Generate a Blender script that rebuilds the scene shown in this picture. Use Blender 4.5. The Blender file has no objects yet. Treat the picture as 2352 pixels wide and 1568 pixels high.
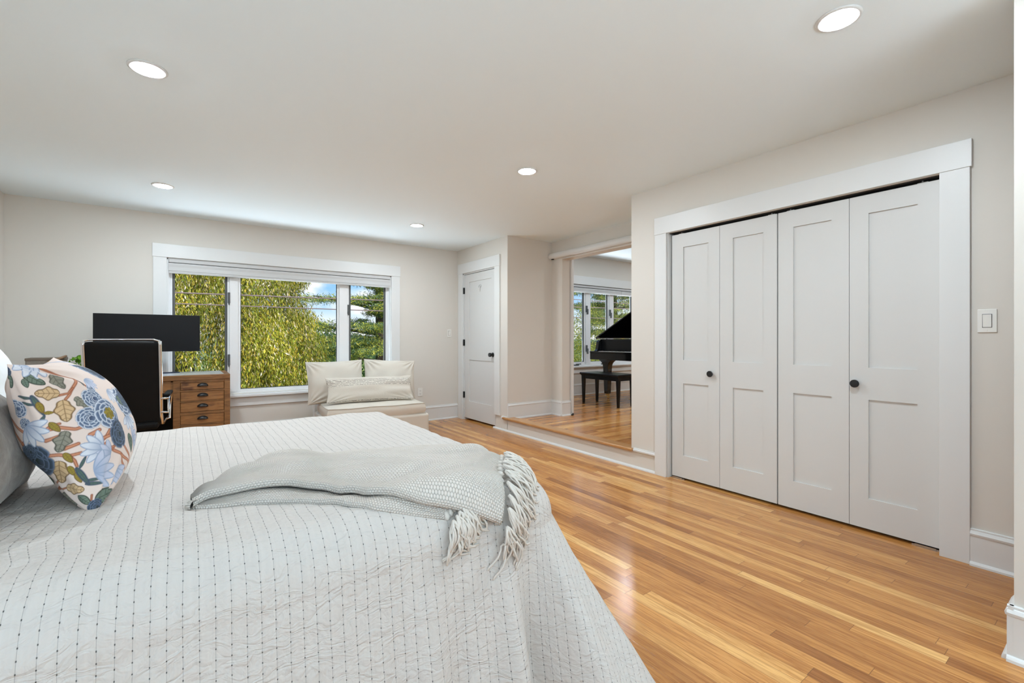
import bpy, bmesh, math, random
import numpy as np
from mathutils import Vector, Matrix, Euler

# ------------------------------------------------------------------ camera, sky, sun, large lights, exposure
SC = bpy.context.scene
COL = SC.collection
cam = bpy.data.cameras.new('camera')
cam.sensor_width = 36.0
cam.lens = 36.0 * 1047.6 / 2352.0
cam.shift_y = (778.43 - 784.0) / 2352.0
cam.clip_start = 0.05
cam.clip_end = 500
CAM = bpy.data.objects.new('camera', cam)
COL.objects.link(CAM)
CAM.location = (0, 0, 1.1507)
CAM.rotation_euler = (math.pi / 2, 0, -0.6254)
SC.camera = CAM

SC.view_settings.view_transform = 'Standard'
SC.view_settings.look = 'None'
SC.view_settings.exposure = 0.22
SC.view_settings.gamma = 1.0
SC.view_settings.use_curve_mapping = False
SC.cycles.use_denoising = True
SC.cycles.max_bounces = 14
SC.cycles.diffuse_bounces = 10
SC.cycles.glossy_bounces = 4
SC.cycles.transparent_max_bounces = 24
SC.cycles.sample_clamp_indirect = 6.0
SC.cycles.caustics_reflective = False
SC.cycles.caustics_refractive = False


class NT:
    """small helper around a node tree"""
    def __init__(s, tree):
        s.t = tree
        s.n = tree.nodes
        s.l = tree.links

    def new(s, typ, **kw):
        n = s.n.new(typ)
        for k, v in kw.items():
            setattr(n, k, v)
        return n

    def put(s, sock, v):
        if v is None:
            return
        if isinstance(v, bpy.types.NodeSocket):
            s.l.new(v, sock)
        else:
            if sock.type == 'RGBA' and not isinstance(v, (int, float)) and len(v) == 3:
                v = (*v, 1)
            sock.default_value = v

    def math(s, op, a, b=None, c=None, clamp=False):
        n = s.new('ShaderNodeMath', operation=op, use_clamp=clamp)
        s.put(n.inputs[0], a)
        s.put(n.inputs[1], b)
        s.put(n.inputs[2], c)
        return n.outputs[0]

    def mix(s, f, a, b, mode='MIX'):
        n = s.new('ShaderNodeMix', data_type='RGBA', blend_type=mode)
        s.put(n.inputs[0], f)
        s.put(n.inputs[6], a)
        s.put(n.inputs[7], b)
        return n.outputs[2]

    def ramp(s, f, stops, interp='LINEAR'):
        n = s.new('ShaderNodeValToRGB')
        n.color_ramp.interpolation = interp
        e = n.color_ramp.elements
        while len(e) < len(stops):
            e.new(0.5)
        for i, (p, c) in enumerate(stops):
            e[i].position = p
            e[i].color = (*c, 1) if len(c) == 3 else c
        s.put(n.inputs[0], f)
        return n.outputs[0]

    def noise(s, vec, scale, detail=3, rough=0.5, dist=0.0, dim='3D'):
        n = s.new('ShaderNodeTexNoise', noise_dimensions=dim)
        s.put(n.inputs['Vector'], vec)
        n.inputs['Scale'].default_value = scale
        n.inputs['Detail'].default_value = detail
        n.inputs['Roughness'].default_value = rough
        n.inputs['Distortion'].default_value = dist
        return n.outputs[0]

    def mapping(s, vec, scale=(1, 1, 1), loc=(0, 0, 0), rot=(0, 0, 0)):
        n = s.new('ShaderNodeMapping')
        s.put(n.inputs[0], vec)
        n.inputs[1].default_value = loc
        n.inputs[2].default_value = rot
        n.inputs[3].default_value = scale
        return n.outputs[0]

    def smooth(s, v, lo, hi):
        n = s.new('ShaderNodeMapRange', interpolation_type='SMOOTHSTEP')
        s.put(n.inputs[0], v)
        n.inputs[1].default_value = lo
        n.inputs[2].default_value = hi
        return n.outputs[0]

    def bump(s, h, strength=0.3, dist=0.01, normal=None):
        n = s.new('ShaderNodeBump')
        n.inputs['Strength'].default_value = strength
        n.inputs['Distance'].default_value = dist
        s.put(n.inputs['Height'], h)
        s.put(n.inputs['Normal'], normal)
        return n.outputs[0]


# sky : blue with drifting white cloud, brightest near the horizon
W = bpy.data.worlds.new('sky')
SC.world = W
W.use_nodes = True
w = NT(W.node_tree)
w.n.clear()
wo = w.new('ShaderNodeOutputWorld')
bg = w.new('ShaderNodeBackground')
tc = w.new('ShaderNodeTexCoord')
sep = w.new('ShaderNodeSeparateXYZ')
w.l.new(tc.outputs['Generated'], sep.inputs[0])
elev = sep.outputs[2]
blue = w.ramp(elev, [(0.0, (0.55, 0.78, 0.95)), (0.10, (0.30, 0.58, 0.92)), (0.35, (0.16, 0.40, 0.80)), (1.0, (0.08, 0.24, 0.60))])
cl = w.noise(w.mapping(tc.outputs['Generated'], scale=(3.2, 3.2, 9.0), loc=(1.3, 0.4, 0.13)), 1.0, 6, 0.55, 0.4)
clm = w.smooth(cl, 0.52, 0.66)
low = w.math('SUBTRACT', 1.0, w.smooth(elev, 0.015, 0.075))
clm2 = w.math('MAXIMUM', clm, low)
skyc = w.mix(clm2, blue, (0.95, 0.97, 1.0))
w.put(bg.inputs[0], skyc)
bg.inputs[1].default_value = 1.0
w.l.new(bg.outputs[0], wo.inputs[0])


def add_light(name, typ, loc, rot, energy, color=(1, 1, 1), **kw):
    d = bpy.data.lights.new(name, typ)
    d.energy = energy
    d.color = color
    for k, v in kw.items():
        setattr(d, k, v)
    o = bpy.data.objects.new(name, d)
    COL.objects.link(o)
    o.location = loc
    o.rotation_euler = rot
    return o


# the sun is behind the house, high over the right shoulder: it lights the trees, not the room
SUN = add_light('sun', 'SUN', (0, -20, 30), (0, 0, 0), 5.2, (1.0, 0.95, 0.86), angle=0.01)
SUN.rotation_euler = Vector((-0.42, 0.62, -0.66)).to_track_quat('-Z', 'Y').to_euler()
# daylight: sunlit ground outside throws light up through the front and piano windows, the sky adds a little from above.
# The picture is balanced for the warm bounce of the oak floor, so daylight and fill lamps are tinted slightly blue.
FILL_TINT = (0.64, 0.84, 1.0)
UP = math.radians(172)
add_light('rear_fill_lamp', 'AREA', (0.6, -2.85, 0.80), (math.radians(185), 0, 0), 200, FILL_TINT, shape='RECTANGLE', size=2.6, size_y=0.5)  # added fill lamp inside the rear wall, bounced off the ceiling
add_light('side_fill_lamp', 'AREA', (-1.40, -0.15, 0.85), (math.radians(125), 0, math.radians(-90)), 16, FILL_TINT, shape='RECTANGLE', size=1.4, size_y=0.5)  # added fill lamp at the unseen left wall, brightens the closet side
add_light('front_window_daylight', 'AREA', (1.07, 6.45, 0.33), (math.radians(118), 0, math.radians(180)), 70, (0.80, 0.915, 1.0), shape='RECTANGLE', size=2.4, size_y=0.7)
add_light('piano_window_daylight', 'AREA', (6.6, 6.45, 0.40), (math.radians(125), 0, math.radians(180)), 130, (0.86, 0.93, 1.0), shape='RECTANGLE', size=2.8, size_y=0.7)

# ------------------------------------------------------------------ mesh helpers


def tag(o, label=None, cat=None, group=None, kind=None):
    if label:
        o['label'] = label
    if cat:
        o['category'] = cat
    if group:
        o['group'] = group
    if kind:
        o['kind'] = kind
    return o


def thing(name, label, cat, loc=(0, 0, 0), rz=0.0, group=None, kind=None):
    o = bpy.data.objects.new(name, None)
    o.empty_display_size = 0.1
    COL.objects.link(o)
    o.location = loc
    o.rotation_euler = (0, 0, rz)
    return tag(o, label, cat, group, kind)


class MB:
    """collects shapes into one mesh"""
    def __init__(s):
        s.v = []
        s.f = []
        s.uv = None

    def add(s, vs, fs):
        k = len(s.v)
        s.v += [tuple(p) for p in vs]
        s.f += [tuple(i + k for i in f) for f in fs]
        return s

    def box(s, x0, x1, y0, y1, z0, z1):
        vs = [(x, y, z) for z in (z0, z1) for y in (y0, y1) for x in (x0, x1)]
        return s.add(vs, [(0, 2, 3, 1), (4, 5, 7, 6), (0, 1, 5, 4), (1, 3, 7, 5), (3, 2, 6, 7), (2, 0, 4, 6)])

    def obox(s, c, half, M):
        """box with centre c, half sizes, 3x3 orientation M"""
        vs = [Vector(c) + M @ Vector((x * half[0], y * half[1], z * half[2])) for z in (-1, 1) for y in (-1, 1) for x in (-1, 1)]
        return s.add(vs, [(0, 2, 3, 1), (4, 5, 7, 6), (0, 1, 5, 4), (1, 3, 7, 5), (3, 2, 6, 7), (2, 0, 4, 6)])

    def prism(s, pts, axis, a, b):
        """extrude a 2D polygon along an axis between a and b"""
        def P(p, t):
            if axis == 'x':
                return (t, p[0], p[1])
            if axis == 'y':
                return (p[0], t, p[1])
            return (p[0], p[1], t)
        n = len(pts)
        vs = [P(p, a) for p in pts] + [P(p, b) for p in pts]
        fs = [tuple(range(n))[::-1], tuple(range(n, 2 * n))]
        fs += [(i, (i + 1) % n, n + (i + 1) % n, n + i) for i in range(n)]
        return s.add(vs, fs)

    def tube(s, path, r, n=10, cap=True):
        path = [Vector(p) for p in path]
        rs = r if isinstance(r, (list, tuple)) else [r] * len(path)
        vs = []
        up = None
        for i, p in enumerate(path):
            d = (path[min(i + 1, len(path) - 1)] - path[max(i - 1, 0)])
            d = d.normalized() if d.length > 1e-9 else Vector((0, 0, 1))
            if up is None:
                up = d.orthogonal().normalized()
            up = (up - d * up.dot(d))
            up = up.normalized() if up.length > 1e-6 else d.orthogonal().normalized()
            sd = d.cross(up)
            for k in range(n):
                a = 2 * math.pi * k / n
                vs.append(p + (up * math.cos(a) + sd * math.sin(a)) * rs[i])
        fs = []
        m = len(path)
        for i in range(m - 1):
            for k in range(n):
                fs.append((i * n + k, i * n + (k + 1) % n, (i + 1) * n + (k + 1) % n, (i + 1) * n + k))
        if cap:
            fs.append(tuple(range(n))[::-1])
            fs.append(tuple((m - 1) * n + k for k in range(n)))
        return s.add(vs, fs)

    def lathe(s, prof, c, axis=(0, 0, 1), n=28):
        """prof = [(radius, height along axis)]"""
        ax = Vector(axis).normalized()
        u = ax.orthogonal().normalized()
        v = ax.cross(u)
        vs = []
        for r, h in prof:
            for k in range(n):
                a = 2 * math.pi * k / n
                vs.append(Vector(c) + ax * h + (u * math.cos(a) + v * math.sin(a)) * max(r, 1e-5))
        fs = []
        for i in range(len(prof) - 1):
            for k in range(n):
                fs.append((i * n + k, i * n + (k + 1) % n, (i + 1) * n + (k + 1) % n, (i + 1) * n + k))
        fs.append(tuple(range(n))[::-1])
        fs.append(tuple((len(prof) - 1) * n + k for k in range(n)))
        return s.add(vs, fs)

    def build(s, name, mat, parent=None, smooth=False, bevel=0.0, seg=2, auto=None, subsurf=0, fix=False):
        me = bpy.data.meshes.new(name)
        me.from_pydata(s.v, [], s.f)
        if fix:
            bm = bmesh.new()
            bm.from_mesh(me)
            bmesh.ops.recalc_face_normals(bm, faces=bm.faces)
            bm.to_mesh(me)
            bm.free()
        me.update()
        if mat:
            me.materials.append(mat)
        o = bpy.data.objects.new(name, me)
        COL.objects.link(o)
        if parent:
            o.parent = parent
        if smooth:
            for p in me.polygons:
                p.use_smooth = True
        if auto is not None:
            for p in me.polygons:
                p.use_smooth = True
            me.set_sharp_from_angle(angle=math.radians(auto))
        if bevel:
            b = o.modifiers.new('bevel', 'BEVEL')
            b.width = bevel
            b.segments = seg
            b.limit_method = 'ANGLE'
            b.angle_limit = math.radians(40)
            b.harden_normals = False
        if subsurf:
            m = o.modifiers.new('sub', 'SUBSURF')
            m.levels = subsurf
            m.render_levels = subsurf
        return o


def grid_mesh(name, P, mat, parent=None, uv=None, col=None, closed_u=False, keep=None, smooth=True):
    """P: (n,m,3) array of points -> quad grid. uv (n,m,2), col (n,m,3)"""
    n, m = P.shape[:2]
    idx = np.arange(n * m).reshape(n, m)
    a = idx[:-1, :-1].ravel()
    b = idx[1:, :-1].ravel()
    c = idx[1:, 1:].ravel()
    d = idx[:-1, 1:].ravel()
    F = np.stack([a, b, c, d], 1)
    if keep is not None:
        kk = keep.ravel()
        F = F[kk[F].all(1)]
    used = np.unique(F)
    remap = -np.ones(n * m, int)
    remap[used] = np.arange(len(used))
    F = remap[F]
    V = P.reshape(-1, 3)[used]
    return raw_mesh(name, V, F, mat, parent, None if uv is None else uv.reshape(-1, 2)[used], None if col is None else col.reshape(-1, 3)[used], smooth)


def raw_mesh(name, V, F, mat, parent=None, uv=None, col=None, smooth=True):
    """V (n,3), F (m,4) arrays; uv and col per vertex"""
    V = np.asarray(V, np.float32)
    F = np.asarray(F, np.int32)
    k = F.shape[1]
    me = bpy.data.meshes.new(name)
    me.vertices.add(len(V))
    me.vertices.foreach_set('co', V.ravel())
    me.loops.add(F.size)
    me.loops.foreach_set('vertex_index', F.ravel())
    me.polygons.add(len(F))
    me.polygons.foreach_set('loop_start', np.arange(0, F.size, k, dtype=np.int32))
    me.polygons.foreach_set('loop_total', np.full(len(F), k, np.int32))
    if smooth:
        me.polygons.foreach_set('use_smooth', np.ones(len(F), bool))
    me.update(calc_edges=True)
    if uv is not None:
        l = me.uv_layers.new(name='UVMap')
        l.data.foreach_set('uv', np.asarray(uv, np.float32)[F.ravel()].ravel())
    if col is not None:
        ca = me.color_attributes.new('tint', 'FLOAT_COLOR', 'POINT')
        ca.data.foreach_set('color', np.concatenate([np.asarray(col, np.float32), np.ones((len(V), 1), np.float32)], 1).ravel())
    me.validate()
    if mat:
        me.materials.append(mat)
    o = bpy.data.objects.new(name, me)
    COL.objects.link(o)
    if parent:
        o.parent = parent
    return o


def dup(root, loc=None, label=None, group=None, rz=None):
    """a copy of a thing with its parts and sub-parts"""
    r = root.copy()
    COL.objects.link(r)
    if loc is not None:
        r.location = loc
    if rz is not None:
        r.rotation_euler = (0, 0, rz)
    if label:
        r['label'] = label
    if group:
        r['group'] = group
    for ch in [o for o in list(bpy.data.objects) if o.parent == root]:
        c = ch.copy()
        COL.objects.link(c)
        c.parent = r
        for g in [o for o in list(bpy.data.objects) if o.parent == ch]:
            d = g.copy()
            COL.objects.link(d)
            d.parent = c
    return r


# ------------------------------------------------------------------ materials
MATS = {}


def base_mat(name):
    m = bpy.data.materials.new(name)
    m.use_nodes = True
    t = NT(m.node_tree)
    b = t.n['Principled BSDF']
    MATS[name] = m
    return m, t, b


def plain(name, col, rough=0.5, metal=0.0, spec=0.5, bump=None, var=0.0, coat=0.0):
    m, t, b = base_mat(name)
    b.inputs['Base Color'].default_value = (*col, 1)
    b.inputs['Roughness'].default_value = rough
    b.inputs['Metallic'].default_value = metal
    b.inputs['Specular IOR Level'].default_value = spec
    b.inputs['Coat Weight'].default_value = coat
    tc = t.new('ShaderNodeTexCoord')
    if var:
        n = t.noise(tc.outputs['Object'], 3.0, 3)
        c = t.mix(n, [x * (1 - var) for x in col], [min(1, x * (1 + var)) for x in col])
        t.put(b.inputs['Base Color'], c)
    if bump:
        sc_, st, di = bump
        n = t.noise(tc.outputs['Object'], sc_, 4, 0.6)
        t.put(b.inputs['Normal'], t.bump(n, st, di))
    return m


M_WALL = plain('wall_paint', (0.665, 0.632, 0.58), 0.75, spec=0.25, bump=(220, 0.06, 0.002))
M_CEIL = plain('ceiling_paint', (0.81, 0.895, 0.935), 0.85, spec=0.2, bump=(2.2, 0.12, 0.02))
M_TRIM = plain('trim_white', (0.695, 0.70, 0.69), 0.38, spec=0.45)
M_DOORW = plain('door_white', (0.625, 0.625, 0.61), 0.42, spec=0.4)
M_VINYL = plain('window_vinyl', (0.78, 0.785, 0.79), 0.35)
M_GASKET = plain('window_gasket', (0.085, 0.09, 0.09), 0.6)
M_BLACK = plain('black_metal', (0.008, 0.008, 0.008), 0.42)
M_PLASTIC = plain('white_plastic', (0.76, 0.75, 0.71), 0.35)
M_SLOT = plain('dark_slot', (0.05, 0.05, 0.05), 0.7)
M_SHADE = plain('shade_dark', (0.03, 0.03, 0.03), 0.9)  # near-black colour that holds the shade of closet and knee hole
M_STEEL = plain('steel', (0.55, 0.55, 0.55), 0.3, metal=1.0)
M_CHROME = plain('chrome', (0.82, 0.82, 0.83), 0.07, metal=1.0)
M_LEATHER = plain('black_leather', (0.006, 0.006, 0.006), 0.5, spec=0.16, bump=(260, 0.1, 0.002))
M_SCREEN = plain('monitor_black', (0.008, 0.008, 0.009), 0.4, spec=0.18)
M_SCREENF = plain('monitor_frame', (0.02, 0.02, 0.022), 0.5)
M_EBONY = plain('piano_lacquer', (0.0035, 0.0035, 0.004), 0.08, spec=0.5, coat=0.3)
M_EBONY2 = plain('piano_satin', (0.005, 0.005, 0.0055), 0.3, spec=0.4)
M_BRASS = plain('brass', (0.75, 0.52, 0.22), 0.25, metal=1.0)
M_IVORY = plain('ivory_keys', (0.72, 0.70, 0.66), 0.3)
M_CUP = plain('dark_bronze', (0.016, 0.014, 0.013), 0.4, metal=0.4)
M_BLIND = plain('blind_fabric', (0.56, 0.56, 0.555), 0.7, spec=0.2)
M_POT = plain('pot_dark', (0.03, 0.03, 0.032), 0.6)
M_MAT = plain('desk_mat', (0.55, 0.60, 0.68), 0.25, spec=0.5)
M_CABLE = plain('cable', (0.20, 0.15, 0.14), 0.8)
M_BARK = plain('bark', (0.10, 0.075, 0.06), 0.9, bump=(14, 0.8, 0.05), var=0.4)


def emit(name, col, s):
    m = bpy.data.materials.new(name)
    m.use_nodes = True
    t = NT(m.node_tree)
    t.n.clear()
    o = t.new('ShaderNodeOutputMaterial')
    e = t.new('ShaderNodeEmission')
    e.inputs[0].default_value = (*col, 1)
    e.inputs[1].default_value = s
    t.l.new(e.outputs[0], o.inputs[0])
    return m


M_LAMP = emit('lamp_lens', (0.81, 0.915, 1.0), 540.0)

m = bpy.data.materials.new('window_glass')
m.use_nodes = True
t = NT(m.node_tree)
t.n.clear()
o_ = t.new('ShaderNodeOutputMaterial')
tr = t.new('ShaderNodeBsdfTransparent')
gl = t.new('ShaderNodeBsdfGlossy')
gl.inputs['Roughness'].default_value = 0.0
fr = t.new('ShaderNodeFresnel')
fr.inputs[0].default_value = 1.45
mx = t.new('ShaderNodeMixShader')
t.put(mx.inputs[0], t.math('MULTIPLY', fr.outputs[0], 0.06))
t.l.new(tr.outputs[0], mx.inputs[1])
t.l.new(gl.outputs[0], mx.inputs[2])
t.l.new(mx.outputs[0], o_.inputs[0])
M_GLASS = m


def oak(name, across, along):
    """strip flooring: 57 mm boards of random length and tone"""
    m, t, b = base_mat(name)
    tc = t.new('ShaderNodeTexCoord')
    sp = t.new('ShaderNodeSeparateXYZ')
    t.l.new(tc.outputs['Object'], sp.inputs[0])
    A = sp.outputs[across]
    Lg = sp.outputs[along]
    wdt = 0.0572
    ra = t.math('DIVIDE', t.math('ADD', A, 20.0), wdt)
    row = t.math('FLOOR', ra)
    fa = t.math('FRACT', ra)
    wn = t.new('ShaderNodeTexWhiteNoise', noise_dimensions='1D')
    t.put(wn.inputs['W'], row)
    ln = t.math('ADD', t.math('MULTIPLY', wn.outputs[0], 0.75), 0.62)
    off = t.math('MULTIPLY', wn.outputs[0], 37.7)
    rl = t.math('DIVIDE', t.math('ADD', t.math('ADD', Lg, 20.0), off), ln)
    bi = t.math('FLOOR', rl)
    fl = t.math('FRACT', rl)
    cb = t.new('ShaderNodeCombineXYZ')
    t.put(cb.inputs[0], row)
    t.put(cb.inputs[1], bi)
    wn2 = t.new('ShaderNodeTexWhiteNoise', noise_dimensions='2D')
    t.l.new(cb.outputs[0], wn2.inputs['Vector'])
    R = wn2.outputs[0]
    tone = t.ramp(R, [(0.0, (0.34, 0.130, 0.033)), (0.12, (0.45, 0.190, 0.050)), (0.45, (0.545, 0.242, 0.066)), (0.72, (0.615, 0.288, 0.083)), (0.9, (0.72, 0.38, 0.122)), (1.0, (0.81, 0.475, 0.175))])
    # grain: long streaks that differ per board
    gv = t.new('ShaderNodeCombineXYZ')
    t.put(gv.inputs[0], t.math('MULTIPLY', A, 95.0))
    t.put(gv.inputs[1], t.math('ADD', t.math('MULTIPLY', Lg, 4.5), t.math('MULTIPLY', R, 77.0)))
    t.put(gv.inputs[2], t.math('MULTIPLY', R, 41.0))
    g1 = t.noise(gv.outputs[0], 1.0, 5, 0.62, 0.6)
    gv2 = t.new('ShaderNodeCombineXYZ')
    t.put(gv2.inputs[0], t.math('MULTIPLY', A, 26.0))
    t.put(gv2.inputs[1], t.math('ADD', t.math('MULTIPLY', Lg, 2.2), t.math('MULTIPLY', R, 53.0)))
    t.put(gv2.inputs[2], t.math('MULTIPLY', R, 23.0))
    g2 = t.noise(gv2.outputs[0], 1.0, 2, 0.5, 0.3)
    rings = t.math('ABSOLUTE', t.math('SUBTRACT', t.math('FRACT', t.math('MULTIPLY', g2, 9.0)), 0.5))
    rings = t.smooth(rings, 0.0, 0.16)
    c = t.mix(t.smooth(g1, 0.34, 0.62), t.mix(1.0, tone, (0.68, 0.60, 0.52), 'MULTIPLY'), tone)
    c = t.mix(t.math('MULTIPLY', t.math('SUBTRACT', 1.0, rings), 0.30), c, t.mix(1.0, tone, (0.55, 0.42, 0.32), 'MULTIPLY'))
    ga = t.math('MINIMUM', fa, t.math('SUBTRACT', 1.0, fa))
    gapa = t.math('SUBTRACT', 1.0, t.smooth(ga, 0.006, 0.024))
    gl_ = t.math('MULTIPLY', t.math('MINIMUM', fl, t.math('SUBTRACT', 1.0, fl)), ln)
    gapl = t.math('SUBTRACT', 1.0, t.smooth(gl_, 0.0004, 0.0014))
    gap = t.math('MAXIMUM', t.math('MULTIPLY', gapa, 0.75), gapl)
    c = t.mix(t.math('MULTIPLY', gap, 0.72), c, (0.12, 0.05, 0.018))
    t.put(b.inputs['Base Color'], c)
    b.inputs['Specular IOR Level'].default_value = 0.5
    rg = t.math('ADD', t.math('MULTIPLY', t.noise(tc.outputs['Object'], 2.5, 3), 0.10), 0.13)
    t.put(b.inputs['Roughness'], t.math('ADD', rg, t.math('MULTIPLY', R, 0.05)))
    # each board lies a touch differently, and the varnish follows the grain
    slope = t.math('MULTIPLY', t.math('SUBTRACT', fa, 0.5), t.math('SUBTRACT', R, 0.5))
    h = t.math('ADD', t.math('MULTIPLY', slope, 0.55), t.math('MULTIPLY', g1, 0.16))
    h = t.math('SUBTRACT', h, t.math('MULTIPLY', gap, 0.5))
    wv = t.noise(t.mapping(tc.outputs['Object'], scale=(9, 9, 9)), 1.0, 2)
    h = t.math('ADD', h, t.math('MULTIPLY', wv, 0.35))
    t.put(b.inputs['Normal'], t.bump(h, 0.35, 0.0022))
    return m


M_OAK = oak('oak_strip', 0, 1)
M_OAK2 = oak('oak_strip_cross', 1, 0)
m, t, b = base_mat('oak_nosing')
tc = t.new('ShaderNodeTexCoord')
g = t.noise(t.mapping(tc.outputs['Object'], scale=(90, 5, 40)), 1.0, 5, 0.6, 0.4)
t.put(b.inputs['Base Color'], t.ramp(g, [(0.3, (0.40, 0.19, 0.065)), (0.7, (0.55, 0.29, 0.115))]))
b.inputs['Roughness'].default_value = 0.22
M_NOSE = m


def rustic(name, k=1.0):
    m, t, b = base_mat(name)
    tc = t.new('ShaderNodeTexCoord')
    ob = t.new('ShaderNodeObjectInfo')
    v = t.mapping(tc.outputs['Object'], scale=(6, 20, 90))
    va = t.new('ShaderNodeVectorMath', operation='ADD')
    t.l.new(v, va.inputs[0])
    mm = t.math('MULTIPLY', ob.outputs['Random'], 40.0)
    cb = t.new('ShaderNodeCombineXYZ')
    t.put(cb.inputs[0], mm)
    t.put(cb.inputs[2], mm)
    t.l.new(cb.outputs[0], va.inputs[1])
    g = t.noise(va.outputs[0], 1.0, 6, 0.65, 0.8)
    blot = t.noise(t.mapping(tc.outputs['Object'], scale=(7, 7, 14)), 1.0, 3)
    c = t.ramp(g, [(0.25, (0.10 * k, 0.040 * k, 0.011 * k)), (0.48, (0.25 * k, 0.110 * k, 0.032 * k)), (0.72, (0.37 * k, 0.180 * k, 0.060 * k))])
    c = t.mix(t.smooth(blot, 0.55, 0.72), c, (0.10 * k, 0.036 * k, 0.012 * k))
    t.put(b.inputs['Base Color'], c)
    b.inputs['Roughness'].default_value = 0.5
    t.put(b.inputs['Normal'], t.bump(g, 0.3, 0.002))
    return m


M_RUSTIC = rustic('rustic_wood', 1.15)
M_FRAMEW = rustic('desk_frame_wood', 0.88)


def fabric(name, col, scale=900, strength=0.25, crease=0.0, cscale=9, rough=0.9, attr=None, dist=0.0012):
    m, t, b = base_mat(name)
    tc = t.new('ShaderNodeTexCoord')
    weave = t.noise(tc.outputs['Object'], scale, 2, 0.6)
    n = t.bump(weave, strength, dist)
    if crease:
        cr = t.noise(tc.outputs['Object'], cscale, 2, 0.5, 0.3)
        n = t.bump(cr, crease, 0.03, n)
    t.put(b.inputs['Normal'], n)
    if attr:
        a = t.new('ShaderNodeAttribute', attribute_name=attr)
        t.l.new(a.outputs['Color'], b.inputs['Base Color'])
    else:
        b.inputs['Base Color'].default_value = (*col, 1)
    b.inputs['Roughness'].default_value = rough
    b.inputs['Specular IOR Level'].default_value = 0.15
    b.inputs['Sheen Weight'].default_value = 0.05
    return m


M_LINEN = fabric('cream_linen', (0.60, 0.55, 0.475), 700, 0.2, crease=0.12, cscale=4)
M_LINEN2 = fabric('cream_linen_pillow', (0.60, 0.553, 0.48), 700, 0.2, crease=0.18, cscale=5)
M_FLORAL = fabric('floral_print', None, 900, 0.12, crease=0.12, cscale=14, attr='tint')
M_WHITEP = fabric('white_percale', (0.74, 0.76, 0.77), 900, 0.1, crease=0.5, cscale=12)
M_THREAD = fabric('cream_yarn', (0.70, 0.655, 0.60), 1200, 0.3)

# crushed velvet
m, t, b = base_mat('taupe_velvet')
tc = t.new('ShaderNodeTexCoord')
n1 = t.noise(t.mapping(tc.outputs['Object'], scale=(1, 1, 0.6)), 14.0, 5, 0.65, 1.5)
n2 = t.noise(tc.outputs['Object'], 420.0, 2)
t.put(b.inputs['Base Color'], t.ramp(n1, [(0.3, (0.13, 0.105, 0.085)), (0.5, (0.23, 0.195, 0.165)), (0.72, (0.36, 0.32, 0.28))]))
t.put(b.inputs['Normal'], t.bump(n2, 0.3, 0.002))
b.inputs['Roughness'].default_value = 0.8
b.inputs['Sheen Weight'].default_value = 0.35
M_VELVET = m

# quilt: rows of grey running stitches, a knot each 19 mm, the cloth puckered between rows
m, t, b = base_mat('stitched_quilt')
uv = t.new('ShaderNodeUVMap', uv_map='UVMap')
sp = t.new('ShaderNodeSeparateXYZ')
t.l.new(uv.outputs[0], sp.inputs[0])
U = sp.outputs[0]   # row number
V = sp.outputs[1]   # metres along the row
wob = t.noise(t.mapping(uv.outputs[0], scale=(0.35, 6, 1)), 1.0, 2)
Uw = t.math('ADD', U, t.math('MULTIPLY', t.math('SUBTRACT', wob, 0.5), 0.11))
row = t.math('FLOOR', t.math('ADD', Uw, 0.5))
du = t.math('ABSOLUTE', t.math('SUBTRACT', Uw, row))
wn = t.new('ShaderNodeTexWhiteNoise', noise_dimensions='1D')
t.put(wn.inputs['W'], row)
ph = t.math('ADD', t.math('DIVIDE', V, 0.0195), t.math('MULTIPLY', wn.outputs[0], 0.35))
fv = t.math('ABSOLUTE', t.math('SUBTRACT', t.math('FRACT', ph), 0.5))
line = t.math('SUBTRACT', 1.0, t.smooth(du, 0.008, 0.030))
knot = t.math('MULTIPLY', t.math('SUBTRACT', 1.0, t.smooth(du, 0.024, 0.055)), t.math('SUBTRACT', 1.0, t.smooth(fv, 0.05, 0.10)))
base = (0.745, 0.735, 0.715)
mot = t.noise(uv.outputs[0], 3.0, 2)
c = t.mix(mot, (0.57, 0.535, 0.50), (0.63, 0.592, 0.555))
c = t.mix(t.math('MULTIPLY', line, 0.42), c, (0.12, 0.12, 0.115))
c = t.mix(t.math('MULTIPLY', knot, 0.85), c, (0.035, 0.035, 0.035))
t.put(b.inputs['Base Color'], c)
b.inputs['Roughness'].default_value = 0.92
b.inputs['Specular IOR Level'].default_value = 0.12
wrp = t.noise(t.mapping(uv.outputs[0], scale=(0.25, 14, 1), loc=(3, 1, 0)), 1.0, 2)
wc = t.new('ShaderNodeCombineXYZ')
t.put(wc.inputs[0], t.math('MULTIPLY', U, 0.42))
t.put(wc.inputs[1], t.math('ADD', t.math('MULTIPLY', V, 50.0), t.math('MULTIPLY', wrp, 5.0)))
pk = t.noise(wc.outputs[0], 1.0, 2, 0.5, 0.5)
ridge = t.math('SUBTRACT', 1.0, t.math('MULTIPLY', t.math('ABSOLUTE', t.math('SUBTRACT', pk, 0.5)), 5.0, None), None)
ridge = t.math('MAXIMUM', ridge, 0.0)
pk2 = t.noise(t.mapping(uv.outputs[0], scale=(0.9, 34, 1), loc=(7, 3, 0)), 1.0, 3, 0.5, 0.6)
pill = t.smooth(du, 0.0, 0.16)
h = t.math('ADD', t.math('MULTIPLY', pk2, 1.1), t.math('MULTIPLY', ridge, -0.30))
h = t.math('ADD', h, t.math('MULTIPLY', pill, 0.10))
t.put(b.inputs['Normal'], t.bump(h, 0.85, 0.0062))
M_QUILT = m

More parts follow.
